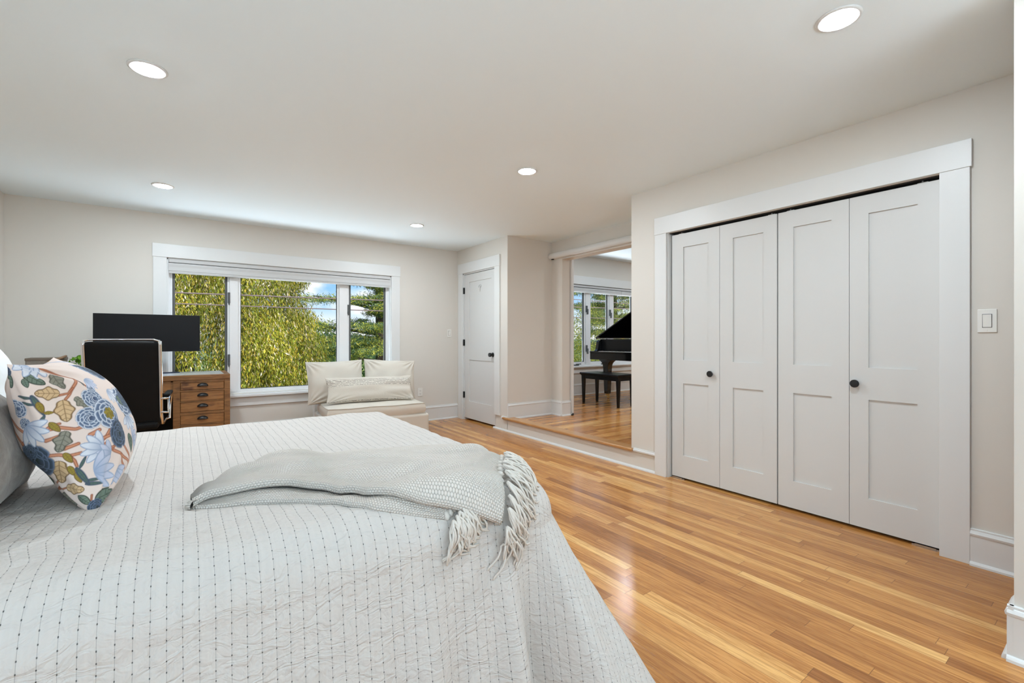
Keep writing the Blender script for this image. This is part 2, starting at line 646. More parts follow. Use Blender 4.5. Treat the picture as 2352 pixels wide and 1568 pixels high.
# throw: chunky herringbone of fat stitches
m, t, b = base_mat('chunky_knit')
uv = t.new('ShaderNodeUVMap', uv_map='UVMap')
sp = t.new('ShaderNodeSeparateXYZ')
t.l.new(uv.outputs[0], sp.inputs[0])
a_ = t.math('MULTIPLY', sp.outputs[0], 1 / 0.0130)
b_ = t.math('MULTIPLY', sp.outputs[1], 1 / 0.0074)
rowi = t.math('FLOOR', b_)
fb = t.math('SUBTRACT', t.math('FRACT', b_), 0.5)
zig = t.math('PINGPONG', t.math('MULTIPLY', rowi, 0.5), 4.0)
ca = t.math('ADD', a_, zig)
fa = t.math('SUBTRACT', t.math('FRACT', ca), 0.5)
r2 = t.math('ADD', t.math('MULTIPLY', t.math('MULTIPLY', fa, fa), 3.4), t.math('MULTIPLY', t.math('MULTIPLY', fb, fb), 3.4))
hh = t.math('SQRT', t.math('MAXIMUM', t.math('SUBTRACT', 1.0, r2), 0.0))
t.put(b.inputs['Base Color'], t.mix(t.smooth(hh, 0.0, 0.75), (0.575, 0.535, 0.487), (0.70, 0.652, 0.598)))
t.put(b.inputs['Normal'], t.bump(hh, 0.9, 0.0046))
b.inputs['Roughness'].default_value = 0.95
b.inputs['Specular IOR Level'].default_value = 0.1
M_KNIT = m

# lumbar pillow: cream cloth with ragged black threads in bands
m, t, b = base_mat('fringed_stripe')
uv = t.new('ShaderNodeUVMap', uv_map='UVMap')
sp = t.new('ShaderNodeSeparateXYZ')
t.l.new(uv.outputs[0], sp.inputs[0])
Uu, Vv = sp.outputs[0], sp.outputs[1]
wv = t.noise(t.mapping(uv.outputs[0], scale=(40, 6, 1)), 1.0, 3)
vv = t.math('ADD', Vv, t.math('MULTIPLY', t.math('SUBTRACT', wv, 0.5), 0.05))
band = t.math('ADD', t.math('MULTIPLY', t.smooth(Vv, 0.56, 0.58), t.math('SUBTRACT', 1.0, t.smooth(Vv, 0.86, 0.88))), t.math('SUBTRACT', 1.0, t.smooth(Vv, 0.07, 0.09)))
st = t.math('ABSOLUTE', t.math('SUBTRACT', t.math('FRACT', t.math('MULTIPLY', vv, 17.0)), 0.5))
dash = t.smooth(t.noise(t.mapping(uv.outputs[0], scale=(60, 17, 1)), 1.0, 2), 0.40, 0.50)
ink = t.math('MULTIPLY', t.math('MULTIPLY', t.math('SUBTRACT', 1.0, t.smooth(st, 0.06, 0.17)), band), dash)
t.put(b.inputs['Base Color'], t.mix(t.math('MULTIPLY', ink, 0.93), (0.60, 0.55, 0.475), (0.03, 0.03, 0.03)))
t.put(b.inputs['Normal'], t.bump(t.math('ADD', t.math('MULTIPLY', st, band), t.noise(uv.outputs[0], 90, 2)), 0.4, 0.006))
b.inputs['Roughness'].default_value = 0.95
M_FRINGE = m

# woven box
m, t, b = base_mat('woven_taupe')
tc = t.new('ShaderNodeTexCoord')
br = t.new('ShaderNodeTexBrick')
t.l.new(t.mapping(tc.outputs['Object'], rot=(math.pi / 2, 0, 0)), br.inputs[0])
br.inputs['Scale'].default_value = 70
br.inputs['Color1'].default_value = (0.33, 0.29, 0.24, 1)
br.inputs['Color2'].default_value = (0.24, 0.205, 0.17, 1)
br.inputs['Mortar'].default_value = (0.15, 0.125, 0.10, 1)
br.inputs['Mortar Size'].default_value = 0.04
t.l.new(br.outputs[0], b.inputs['Base Color'])
b.inputs['Roughness'].default_value = 0.85
M_WOVEN = m


def leafmat(name, trans=0.35):
    m, t, b = base_mat(name)
    a = t.new('ShaderNodeAttribute', attribute_name='tint')
    t.l.new(a.outputs['Color'], b.inputs['Base Color'])
    b.inputs['Roughness'].default_value = 0.55
    b.inputs['Specular IOR Level'].default_value = 0.3
    o = [n for n in t.n if n.type == 'OUTPUT_MATERIAL'][0]
    tl = t.new('ShaderNodeBsdfTranslucent')
    t.l.new(a.outputs['Color'], tl.inputs[0])
    mx = t.new('ShaderNodeMixShader')
    mx.inputs[0].default_value = trans
    t.l.new(b.outputs[0], mx.inputs[1])
    t.l.new(tl.outputs[0], mx.inputs[2])
    t.l.new(mx.outputs[0], o.inputs[0])
    return m


M_LEAF = leafmat('leaf')

# ------------------------------------------------------------------ room shell
XW, YB, H = 3.276, 5.915, 2.44     # closet wall, window wall, ceiling
XO = 4.0                            # wall with the wide opening
XL = -1.284
XN, YN = 2.416, 0.272               # end of the near wall stub


def struct(name, mb, mat, parent=None, **kw):
    o = mb.build(name, mat, parent, **kw)
    if parent is None:
        o['kind'] = 'structure'
    return o


def wall_y(mb, y0, y1, x0, x1, z0, z1, holes):
    """wall slab in the XZ plane between y0 and y1 with rectangular holes (xa,xb,za,zb)"""
    xs = sorted({x0, x1, *[h[0] for h in holes], *[h[1] for h in holes]})
    zs = sorted({z0, z1, *[h[2] for h in holes], *[h[3] for h in holes]})
    for i in range(len(xs) - 1):
        for j in range(len(zs) - 1):
            cx, cz = (xs[i] + xs[i + 1]) / 2, (zs[j] + zs[j + 1]) / 2
            if any(h[0] < cx < h[1] and h[2] < cz < h[3] for h in holes):
                continue
            mb.box(xs[i], xs[i + 1], y0, y1, zs[j], zs[j + 1])
    return mb


def wall_x(mb, x0, x1, y0, y1, z0, z1, holes):
    t_ = wall_y(MB(), x0, x1, y0, y1, z0, z1, holes)
    return mb.add([(p[1], p[0], p[2]) for p in t_.v], [f[::-1] for f in t_.f])


struct('floor', MB().box(-1.6, 4.0, -3.2, YB + 0.02, -0.12, 0.0), M_OAK)
struct('floor_upper', MB().box(XW + 0.10, 9.2, 1.0, YB + 0.02, 0.001, 0.15), M_OAK2)
struct('ceiling', MB().box(-1.6, 4.137, -3.2, YB + 0.15, H, H + 0.14), M_CEIL)
struct('ceiling_piano_room', MB().box(4.0, 9.2, 1.0, YB + 0.15, 2.65, 2.79), M_CEIL)

W1 = (-0.132, 2.268, 0.545, 1.992)      # bedroom window
W2 = (5.20, 8.05, 0.675, 2.128)         # piano-room window
struct('wall_back', wall_y(MB(), YB, YB + 0.16, -1.6, 9.3, -0.12, 2.79, [W1, W2]), M_WALL)
struct('wall_left', wall_x(MB(), XL - 0.14, XL, -3.2, YB, -0.12, H, [(-0.9, 0.6, 0.68, 2.02)]), M_WALL)
CL = (0.636, 2.326, -0.01, 2.032)       # closet opening in y
DR = (4.902, 5.736, -0.01, 2.086)       # door opening in y
struct('wall_right', wall_x(MB(), XW, XW + 0.12, -3.2, 2.70, -0.12, H, [CL]), M_WALL)
wb = wall_x(MB(), XW, XW + 0.12, 4.633, YB, -0.12, H, [DR])
wb.box(XW + 0.12, XO, 4.633, 4.75, 0.0, H)
struct('wall_recess', wb, M_WALL)
struct('wall_opening', wall_x(MB(), XO, XO + 0.137, 2.0, 4.75, 0.0, 2.79, [(2.95, 4.426, 0.14, 2.188)]), M_WALL)
struct('wall_closet_side', MB().box(XW + 0.12, XO, 2.58, 2.70, 0.0, H).box(XO, XO + 0.137, 1.0, 2.0, 0, 2.79), M_WALL)
struct('wall_closet_inner', MB().box(XO - 0.06, XO, 0.3, 2.58, 0, H).box(XW + 0.12, XO, 0.2, 0.3, 0, H).box(XO - 0.1, XO, 4.75, YB, 0, H).box(XW + 0.5, XW + 0.52, 4.75, YB, 0, H), M_SHADE)  # walls behind the closed doors coloured near-black for the shade there
struct('wall_piano_room', MB().box(4.137, 9.2, 1.0, 1.12, 0.0, 2.79).box(9.1, 9.25, 1.0, 2.0, 0, 2.79).box(9.1, 9.25, 4.6, YB, 0, 2.79).box(9.1, 9.25, 2.0, 4.6, 0, 2.79), M_WALL)
struct('wall_near', MB().box(XN, XN + 0.13, -3.2, YN, -0.1, H), M_WALL)
struct('wall_rear', wall_y(MB(), -3.2, -3.06, -1.6, 3.5, -0.12, H, [(-0.8, 2.0, 0.66, 2.04)]), M_WALL)
struct('sun_block_slab', MB().box(-3.5, 9.5, -5.4, -3.1, 2.62, 2.78).box(-3.5, -1.3, -3.2, 1.0, 2.62, 2.78), M_TRIM)  # unseen slab added to keep sun out of rear and side openings

# skirting ------------------------------------------------------------


def skirt_profile(h, cap=0.034, d=0.016):
    """(offset from wall, height) polygon of a moulded baseboard with shoe"""
    return [(0, 0), (d + 0.014, 0), (d + 0.013, 0.010), (d + 0.008, 0.017), (d, 0.020), (d, h - cap - 0.002),
            (d + 0.004, h - cap), (d + 0.006, h - cap * 0.72), (d - 0.001, h - cap * 0.36), (d - 0.004, h - cap * 0.30), (d - 0.004, h - cap * 0.06), (d - 0.006, h), (0, h)]


def skirt(name, p0, p1, nrm, h, z0=0.0, mat=None, prof=None, parent=None):
    """baseboard from p0 to p1 (xy) standing out along nrm"""
    prof = prof or skirt_profile(h)
    a, b2, n2 = Vector((*p0, z0)), Vector((*p1, z0)), Vector((*nrm, 0))
    k = len(prof)
    vs = [a + n2 * o + Vector((0, 0, z)) for o, z in prof] + [b2 + n2 * o + Vector((0, 0, z)) for o, z in prof]
    fs = [tuple(range(k))[::-1], tuple(range(k, 2 * k))] + [(i, (i + 1) % k, k + (i + 1) % k, k + i) for i in range(k)]
    mb = MB().add(vs, fs)
    o = mb.build(name, mat or M_TRIM, parent, fix=True)
    if not parent:
        o['kind'] = 'structure'
    return o


skirt('baseboard_back', (XL, YB), (XW, YB), (0, -1), 0.206)
skirt('baseboard_left', (XL, -3), (XL, YB), (1, 0), 0.206)
skirt('baseboard_right', (XW, YN - 0.6), (XW, 0.519), (-1, 0), 0.186)
skirt('baseboard_recess', (XW, 4.633), (XO, 4.633), (0, -1), 0.197, 0.15)
skirt('baseboard_opening', (XO, 4.426), (XO, 4.633), (-1, 0), 0.197, 0.15)
skirt('baseboard_jamb', (XO - 0.016, 4.426), (XO + 0.137, 4.426), (0, -1), 0.197, 0.15)
skirt('baseboard_piano_room', (4.137, YB), (9.1, YB), (0, -1), 0.205, 0.15)
skirt('baseboard_near', (XN, -3.0), (XN, YN + 0.016), (-1, 0), 0.197)
skirt('baseboard_near_end', (XN - 0.016, YN), (XN + 0.13, YN), (0, 1), 0.197)
# cap moulding and shoe left of the closet, where the wall colour shows between them
CAPP = [(0, 0), (0.012, 0), (0.020, 0.004), (0.021, 0.016), (0.012, 0.023), (0.011, 0.030), (0, 0.031)]
SHOE = [(0, 0), (0.018, 0), (0.017, 0.009), (0.012, 0.017), (0.003, 0.021), (0, 0.021)]
skirt('trim_1', (XW, 2.436), (XW, 2.668), (-1, 0), 0, 0.150, prof=CAPP)
skirt('trim_2', (XW, 2.335), (XW, 4.936), (-1, 0), 0, 0.0, prof=SHOE)
skirt('trim_3', (XW, 4.633), (XW, 4.745), (-1, 0), 0, 0.150, prof=CAPP)
# the step up to the raised floor: painted riser and oak nosing
struct('step_riser', MB().box(XW, XW + 0.10, 2.70, 4.64, 0, 0.149), M_WALL)
struct('step_nosing', MB().box(XW - 0.032, XW + 0.10, 2.672, 4.715, 0.147, 0.174), M_NOSE, bevel=0.010, seg=3)

# white rail above the wide opening
rl = thing('barn_door_rail', 'long white boxed rail fixed across the wall above the wide opening to the piano room', 'rail', (XO, 4.0, 2.23), kind='structure')
pr = [(0, 0), (-0.052, 0), (-0.066, 0.012), (-0.070, 0.036), (-0.064, 0.060), (-0.050, 0.072), (0, 0.072)]
MB().prism([(x, z - 0.022) for x, z in pr], 'y', -1.3, 0.622).build('rail_cover', M_TRIM, rl, fix=True, auto=40)
MB().box(-0.045, -0.02, 0.56, 0.59, -0.032, -0.022).build('rail_stop', M_BLACK, rl)
# edge of the sliding door and its floor guide beyond the jamb
sd = thing('door_3', 'narrow white edge of a sliding door standing beyond the jamb of the wide opening', 'door', (4.16, 4.39, 0.15), kind='structure')
MB().box(-0.017, 0.022, 0.008, 0.9, 0.012, 2.06).build('slab', M_TRIM, sd, bevel=0.003)
MB().box(-0.03, -0.005, -0.014, 0.03, 0.0, 0.014).box(-0.012, 0.0, -0.012, 0.0, 0.0, 0.03).build('floor_guide', M_BLACK, sd)

# ------------------------------------------------------------------ windows


def casing_y(parent, x0, x1, zt, zh, y, xo0, xo1, zs, za):
    """casing on a wall facing -Y: head board, legs, stool and apron"""
    MB().box(xo0 - 0.006, xo1 + 0.006, y - 0.024, y, zt, zh).build('head_casing', M_TRIM, parent, bevel=0.0025)
    MB().box(xo0, x0, y - 0.019, y, zs, zt).build('side_casing', M_TRIM, parent, bevel=0.002)
    MB().box(x1, xo1, y - 0.019, y, zs, zt).build('side_casing', M_TRIM, parent, bevel=0.002)
    MB().box(xo0 - 0.02, xo1 + 0.02, y - 0.055, y + 0.10, zs - 0.031, zs).build('sill', M_TRIM, parent, bevel=0.008, seg=3)
    MB().box(xo0, xo1, y - 0.018, y, za, zs - 0.031).build('apron', M_TRIM, parent, bevel=0.003)


def sash(parent, x0, x1, z0, z1, y, wdt=0.03, dark=(False, False), gasket=0.012):
    """one pane in a vinyl sash; dark = seal visible along the left/right edge"""
    mb = MB()
    mb.box(x0, x0 + wdt, y, y + 0.05, z0, z1).box(x1 - wdt, x1, y, y + 0.05, z0, z1)
    mb.box(x0 + wdt, x1 - wdt, y, y + 0.05, z0, z0 + wdt).box(x0 + wdt, x1 - wdt, y, y + 0.05, z1 - wdt, z1)
    mb.build('sash', M_VINYL, parent, bevel=0.003)
    g = MB()
    i0, i1, j0, j1 = x0 + wdt, x1 - wdt, z0 + wdt, z1 - wdt
    gl_, gr = (0.022 if dark[0] else 0.006), (0.022 if dark[1] else 0.006)
    g.box(i0, i0 + gl_, y + 0.005, y + 0.028, j0, j1).box(i1 - gr, i1, y + 0.005, y + 0.028, j0, j1)
    g.box(i0, i1, y + 0.012, y + 0.028, j0, j0 + 0.006).box(i0, i1, y + 0.012, y + 0.028, j1 - 0.006, j1)
    g.build('seal', M_GASKET, parent)
    MB().box(i0, i1, y + 0.022, y + 0.026, j0, j1).build('pane', M_GLASS, parent)


win = thing('window_1', 'wide white three-part window in the bedroom back wall', 'window', (0, YB, 0), kind='structure')
casing_y(win, W1[0], W1[1], 1.994, 2.131, 0, -0.245, 2.386, 0.534, 0.404)
fy = 0.065
fm = MB().box(W1[0], W1[1], fy - 0.01, fy + 0.09, 0.534, 0.560).box(W1[0], W1[1], fy - 0.01, fy + 0.09, 1.965, W1[3])
fm.box(W1[0], -0.108, fy - 0.01, fy + 0.09, 0.56, 1.965).box(2.238, W1[1], fy - 0.01, fy + 0.09, 0.56, 1.965)
fm.build('frame', M_VINYL, win, bevel=0.002)
MB().box(W1[0], W1[0] + 0.012, 0, fy, 0.534, W1[3]).box(W1[1] - 0.012, W1[1], 0, fy, 0.534, W1[3]).box(W1[0], W1[1], 0, fy, 1.98, W1[3]).build('jamb', M_TRIM, win)
MB().box(0.424, 0.506, fy - 0.018, fy + 0.09, 0.56, 1.965).build('mullion', M_VINYL, win, bevel=0.004)
MB().box(1.61, 1.714, fy - 0.018, fy + 0.09, 0.56, 1.965).build('mullion', M_VINYL, win, bevel=0.004)
sash(win, -0.108, 0.424, 0.56, 1.965, fy, 0.02, (True, True))
sash(win, 0.506, 1.61, 0.56, 1.965, fy, 0.024, (False, False))
sash(win, 1.714, 2.238, 0.56, 1.965, fy, 0.02, (True, True))
for x_, z_ in ((0.418, 1.61), (0.418, 0.92), (1.720, 1.53), (1.720, 0.72)):
    MB().box(x_ - 0.012, x_ + 0.012, fy - 0.022, fy - 0.002, z_ - 0.06, z_ + 0.06).box(x_ - 0.007, x_ + 0.007, fy - 0.034, fy - 0.012, z_ - 0.075, z_ - 0.03).build('latch', M_GASKET, win, bevel=0.003)

bl = thing('window_blind', 'flat white window shade drawn up tight under the head of the three-part window', 'blind', (0, YB, 0))
MB().box(-0.118, 2.254, -0.012, 0.05, 1.947, 1.985).build('headrail', M_BLIND, bl, bevel=0.006, seg=3)
mb = MB()
mb.prism([(-0.018, 1.940), (-0.020, 1.925), (-0.016, 1.90), (-0.022, 1.862), (-0.014, 1.853), (0.03, 1.853), (0.035, 1.94)], 'x', -0.118, 2.254)
mb.build('shade', M_BLIND, bl, fix=True)
MB().box(-0.118, 2.254, -0.024, 0.032, 1.838, 1.856).build('bottom_rail', M_BLIND, bl, bevel=0.004)
MB().box(-0.118, 2.254, 0.0, 0.03, 1.938, 1.949).build('rail_gap', M_SLOT, bl)

win2 = thing('window_2', 'white casement window beyond the grand piano in the next room', 'window', (0, YB, 0), kind='structure')
casing_y(win2, W2[0], W2[1], 2.128, 2.279, 0, 5.08, 8.17, 0.672, 0.54)
MB().box(W2[0], W2[1], fy - 0.01, fy + 0.09, 0.675, 0.70).box(W2[0], W2[1], fy - 0.01, fy + 0.09, 2.10, 2.128).box(W2[0], 5.24, fy - 0.01, fy + 0.09, 0.70, 2.1).box(8.01, 8.05, fy - 0.01, fy + 0.09, 0.70, 2.1).build('frame', M_VINYL, win2)
ed = [(5.24, 5.972), (6.075, 6.60), (6.70, 7.30), (7.40, 8.01)]
for a_, b2 in ed:
    sash(win2, a_, b2, 0.70, 2.10, fy, 0.034, (False, True))
for a_, b2 in ((5.972, 6.075), (6.60, 6.70), (7.30, 7.40)):
    MB().box(a_, b2, fy - 0.018, fy + 0.09, 0.70, 2.10).build('mullion', M_VINYL, win2, bevel=0.004)
for x_, z_ in ((5.985, 1.70), (5.985, 0.98), (6.61, 1.65)):
    MB().box(x_ - 0.016, x_ + 0.016, fy - 0.035, fy - 0.01, z_ - 0.06, z_ + 0.06).box(x_ - 0.008, x_ + 0.012, fy - 0.06, fy - 0.03, z_ - 0.10, z_ + 0.0).build('latch', M_GASKET, win2, bevel=0.004)
for x_ in (5.72, 6.42):
    MB().box(x_ - 0.05, x_ + 0.05, fy - 0.05, fy - 0.012, 0.675, 0.695).tube([(x_ - 0.03, fy - 0.05, 0.70), (x_ + 0.07, fy - 0.075, 0.705)], 0.009, 8).build('crank', M_GASKET, win2)
bl2 = thing('window_blind', 'white window shade drawn up above the window behind the grand piano', 'blind', (0, YB, 0))
MB().box(5.215, 8.035, -0.010, 0.05, 2.082, 2.118).build('headrail', M_BLIND, bl2, bevel=0.006)
MB().prism([(-0.018, 2.070), (-0.022, 2.05), (-0.018, 2.02), (-0.022, 2.0), (-0.012, 1.99), (0.03, 1.99), (0.035, 2.07)], 'x', 5.215, 6.86).prism([(-0.018, 2.070), (-0.022, 2.05), (-0.018, 2.02), (-0.022, 2.0), (-0.012, 1.99), (0.03, 1.99), (0.035, 2.07)], 'x', 6.866, 8.035).build('shade', M_BLIND, bl2, fix=True)
MB().box(5.215, 8.035, 0.0, 0.03, 2.068, 2.084).build('rail_gap', M_SLOT, bl2)

# ------------------------------------------------------------------ doors
def shaker(mb, u0, u1, z0, z1, panels, face, depth=0.034, rec=0.009):
    """a framed leaf on a plane facing -X at x=face; u runs along y; panels (ua,ub,za,zb)"""
    us = sorted({u0, u1, *[p[0] for p in panels], *[p[1] for p in panels]})
    zs = sorted({z0, z1, *[p[2] for p in panels], *[p[3] for p in panels]})
    for i in range(len(us) - 1):
        for j in range(len(zs) - 1):
            cu, cz = (us[i] + us[i + 1]) / 2, (zs[j] + zs[j + 1]) / 2
            inp = any(p[0] < cu < p[1] and p[2] < cz < p[3] for p in panels)
            mb.box(face + (rec if inp else 0), face + depth, us[i], us[i + 1], zs[j], zs[j + 1])
    return mb


def round_knob(name, parent, x, y, z, r, dep, mat, rose=None):
    mb = MB()
    if rose:
        mb.lathe([(rose * 0.9, 0), (rose, 0.002), (rose, 0.008), (rose * 0.85, 0.011)], (x, y, z), (-1, 0, 0), 28)
    mb.lathe([(r * 0.45, 0.0), (r * 0.36, dep * 0.35), (r * 0.40, dep * 0.45), (r * 0.93, dep * 0.55), (r, dep * 0.68), (r, dep * 0.9), (r * 0.92, dep * 0.98), (r * 0.6, dep)], (x, y, z), (-1, 0, 0), 28)
    return mb.build(name, mat, parent, auto=35, fix=True)


d1 = thing('door_1', 'white two-panel door with black knob in the far right corner', 'door', (0, 0, 0), kind='structure')
df = XW + 0.012
slab = shaker(MB(), 4.912, 5.716, 0.030, 2.066, [(5.015, 5.586, 0.275, 0.858), (5.015, 5.586, 1.05, 1.955)], df).build('slab', M_DOORW, d1)
mb = MB().box(XW - 0.02, XW, 5.736, 5.85, 0, 2.086).box(XW - 0.02, XW, 4.785, 4.902, 0.18, 2.086)
mb.build('side_casing', M_TRIM, d1, bevel=0.002)
MB().box(XW - 0.024, XW, 4.779, 5.857, 2.086, 2.228).build('head_casing', M_TRIM, d1, bevel=0.0025)
MB().box(XW, XW + 0.12, 5.72, 5.74, 0, 2.086).box(XW, XW + 0.12, 4.898, 4.908, 0, 2.086).box(XW, XW + 0.12, 4.9, 5.74, 2.072, 2.088).build('jamb', M_TRIM, d1)
kb = round_knob('knob', d1, df, 4.978, 0.945, 0.027, 0.062, M_BLACK, rose=0.030)
for z_ in (1.842, 1.10, 0.355):
    MB().lathe([(0.007, -0.045), (0.007, 0.045)], (XW - 0.004, 5.722, z_), (0, 0, 1), 10).box(XW - 0.003, XW + 0.012, 5.706, 5.732, z_ - 0.044, z_ + 0.044).build('hinge', M_BLACK, d1)
hk = MB()
hk.lathe([(0.001, 0), (0.022, 0.003), (0.022, 0.006), (0.001, 0.008)], (df + 0.009, 5.30, 1.876), (-1, 0, 0), 16)
hk.tube([(df + 0.003, 5.315, 1.89), (df - 0.008, 5.322, 1.882), (df - 0.014, 5.325, 1.868), (df - 0.008, 5.322, 1.858)], 0.004, 8)
hk.tube([(df + 0.004, 5.303, 1.86), (df + 0.002, 5.305, 1.83), (df + 0.004, 5.306, 1.80)], [0.008, 0.005, 0.002], 8)
tag(hk.build('wall_hook', plain('clear_plastic', (0.62, 0.62, 0.61), 0.2), None, smooth=True), 'small translucent stick-on hook near the top of the white corner door', 'hook')

cf = XW + 0.036                          # face of the closet leaves
k = 1 + 0.036 / XW


def leaf(parent, y0, y1, p0, p1):
    return shaker(MB(), y0 + 0.0015, y1 - 0.0015, 0.019, 2.012, [(p0, p1, 0.20, 0.789), (p0, p1, 0.98, 1.901)], cf, 0.034, 0.010).build('leaf', M_DOORW, parent)


ys = [v * k for v in (2.281, 1.868, 1.456, 1.045, 0.632)]
pn = [(v[0] * k, v[1] * k) for v in ((1.959, 2.177), (1.550, 1.767), (1.138, 1.357), (0.728, 0.949))]
for i, (nm, lab, kn) in enumerate((('door_2', 'left pair of folding white closet door leaves', 1.934), ('door_2', 'right pair of folding white closet door leaves', 1.011))):
    dd = thing(nm if i == 0 else 'door_4', lab, 'closet door', (0, 0, 0), kind='structure')
    for j in (2 * i, 2 * i + 1):
        leaf(dd, ys[j + 1] + (0.003 if j == 1 else 0), ys[j] - (0.003 if j == 2 else 0), *pn[j])
    round_knob('knob', dd, cf, kn * k, 0.882, 0.0235, 0.032, M_BLACK)
    for yy in ((2.20, 1.50) if i == 0 else (1.38, 0.71)):
        MB().lathe([(0.004, 0), (0.004, 0.03)], (cf + 0.017, yy * k, 2.012), (0, 0, 1), 8).box(cf + 0.005, cf + 0.03, yy * k - 0.025, yy * k + 0.02, 2.012, 2.017).build('pivot', M_STEEL, dd)
    yb = 2.235 * k if i == 0 else 0.70 * k
    MB().box(cf - 0.004, cf + 0.03, yb - 0.05, yb + 0.04, 0.0, 0.014).box(cf + 0.005, cf + 0.02, yb - 0.065, yb + 0.055, 0.0, 0.008).build('floor_pivot', M_STEEL, dd)
cc = MB().box(XW - 0.018, XW, 2.326, 2.437, 0.0, 2.032).box(XW - 0.018, XW, 0.519, 0.636, 0.0, 2.032)
struct('trim_4', cc, M_TRIM, bevel=0.002)
struct('trim_5', MB().box(XW - 0.022, XW, 0.512, 2.440, 2.032, 2.1746), M_TRIM, bevel=0.002)
struct('trim_6', MB().box(XW, XW + 0.12, 2.318, 2.327, 0, 2.032).box(XW, XW + 0.12, 0.635, 0.6365, 0, 2.032), M_TRIM)
struct('closet_shade_panel', MB().box(XW + 0.02, XW + 0.12, 0.64, 2.32, 2.028, 2.034).box(cf + 0.045, cf + 0.06, 0.64, 2.32, 0.001, 2.03), M_SHADE)  # dark head strip and panel behind the leaves, painted closet shade

# ------------------------------------------------------------------ switches and outlet


def plate(name, label, cat, c, nrm_axis, w_, h_, kind):
    """wall plate; nrm_axis 'x' -> faces -X, 'y' -> faces -Y"""
    o = thing(name, label, cat, c, math.radians(-90) if nrm_axis == 'x' else 0.0)
    # local: plate in XZ facing -Y
    MB().box(-w_ / 2, w_ / 2, -0.006, 0, -h_ / 2, h_ / 2).build('plate', M_PLASTIC, o, bevel=0.004, seg=3)
    if kind == 'rocker':
        MB().box(-0.0175, 0.0175, -0.0068, -0.003, -0.034, 0.034).build('bezel', M_SLOT, o)
        MB().prism([(-0.0075, -0.032), (-0.011, 0.0315), (-0.002, 0.0315), (-0.002, -0.032)], 'x', -0.0158, 0.0158).build('rocker', M_PLASTIC, o, fix=True, bevel=0.001)
    else:
        for dz in (-0.021, 0.021):
            s_ = MB().box(-0.017, 0.017, -0.0085, -0.004, dz - 0.014, dz + 0.014).build('socket', M_PLASTIC, o, bevel=0.004)
            MB().box(-0.009, -0.006, -0.009, -0.007, dz - 0.004, dz + 0.006).box(0.005, 0.008, -0.009, -0.007, dz - 0.004, dz + 0.005).box(-0.002, 0.002, -0.009, -0.007, dz - 0.011, dz - 0.007).build('slot', M_SLOT, s_)
    for dz in (h_ / 2 - 0.011, -h_ / 2 + 0.011):
        MB().lathe([(0.003, 0), (0.0025, 0.0008)], (0, -0.006, dz), (0, -1, 0), 12).build('screw', M_PLASTIC, o)
    return o


plate('light_switch', 'white rocker light switch on the wall right of the closet doors', 'light switch', (XW, 0.4595, 1.242), 'x', 0.070, 0.117, 'rocker')
plate('light_switch', 'small white rocker light switch on the back wall beside the corner door', 'light switch', (3.142, YB, 1.2355), 'y', 0.068, 0.114, 'rocker')
plate('power_outlet', 'white double outlet low on the back wall right of the cream settee', 'outlet', (2.689, YB, 0.41), 'y', 0.071, 0.117, 'outlet')

# ------------------------------------------------------------------ recessed lights
L0 = thing('recessed_light', 'round recessed ceiling light above the bed, left of the others near the picture top', 'ceiling light', (-0.135, 2.782, H), group='recessed lights of the bedroom ceiling')
MB().lathe([(0.060, 0.0), (0.079, 0.0), (0.078, -0.004), (0.071, -0.0075), (0.060, -0.0065), (0.0565, 0.001)], (0, 0, 0), (0, 0, 1), 48).build('trim_ring', M_TRIM, L0, smooth=True)
MB().lathe([(0.0565, -0.001), (0.0552, -0.0066), (0.045, -0.0098), (0.03, -0.0113), (0.015, -0.012), (0.001, -0.0122)], (0, 0, 0), (0, 0, 1), 48).build('lens', M_LAMP, L0, smooth=True)
for lx, ly, lab in ((-0.135, 4.825, 'round recessed ceiling light over the desk near the back wall'),
                    (2.140, 2.767, 'round recessed ceiling light above the middle of the open oak floor'),
                    (2.140, 0.719, 'round recessed ceiling light nearest the closet, at the top right of the picture'),
                    (2.150, 4.818, 'small far recessed ceiling light above the cream settee')):
    dup(L0, (lx, ly, H), lab)
for lx, ly in ((5.3, 4.35), (7.4, 4.35), (5.3, 2.4), (7.4, 2.4)):
    dup(L0, (lx, ly, 2.65), 'recessed ceiling light of the piano room', 'recessed lights of the piano room')

# ------------------------------------------------------------------ bed: quilt over the mattress
ZT = 0.700
BX0, BX1 = -1.18, 0.872          # head edge, start of the roll at the foot
BY0, BY1 = 1.215, 2.735          # start of the roll near / far
RR = 0.125
HEM = 0.772                     # length of cloth past the edge


def roll(d):
    """distance of cloth past the edge -> (out, drop) before any flare"""
    d = np.asarray(d, float)
    L = RR * math.pi / 2
    a = np.clip(d / RR, 0, math.pi / 2)
    ext = np.maximum(d - L, 0)
    return RR * np.sin(a), RR * (1 - np.cos(a)), ext


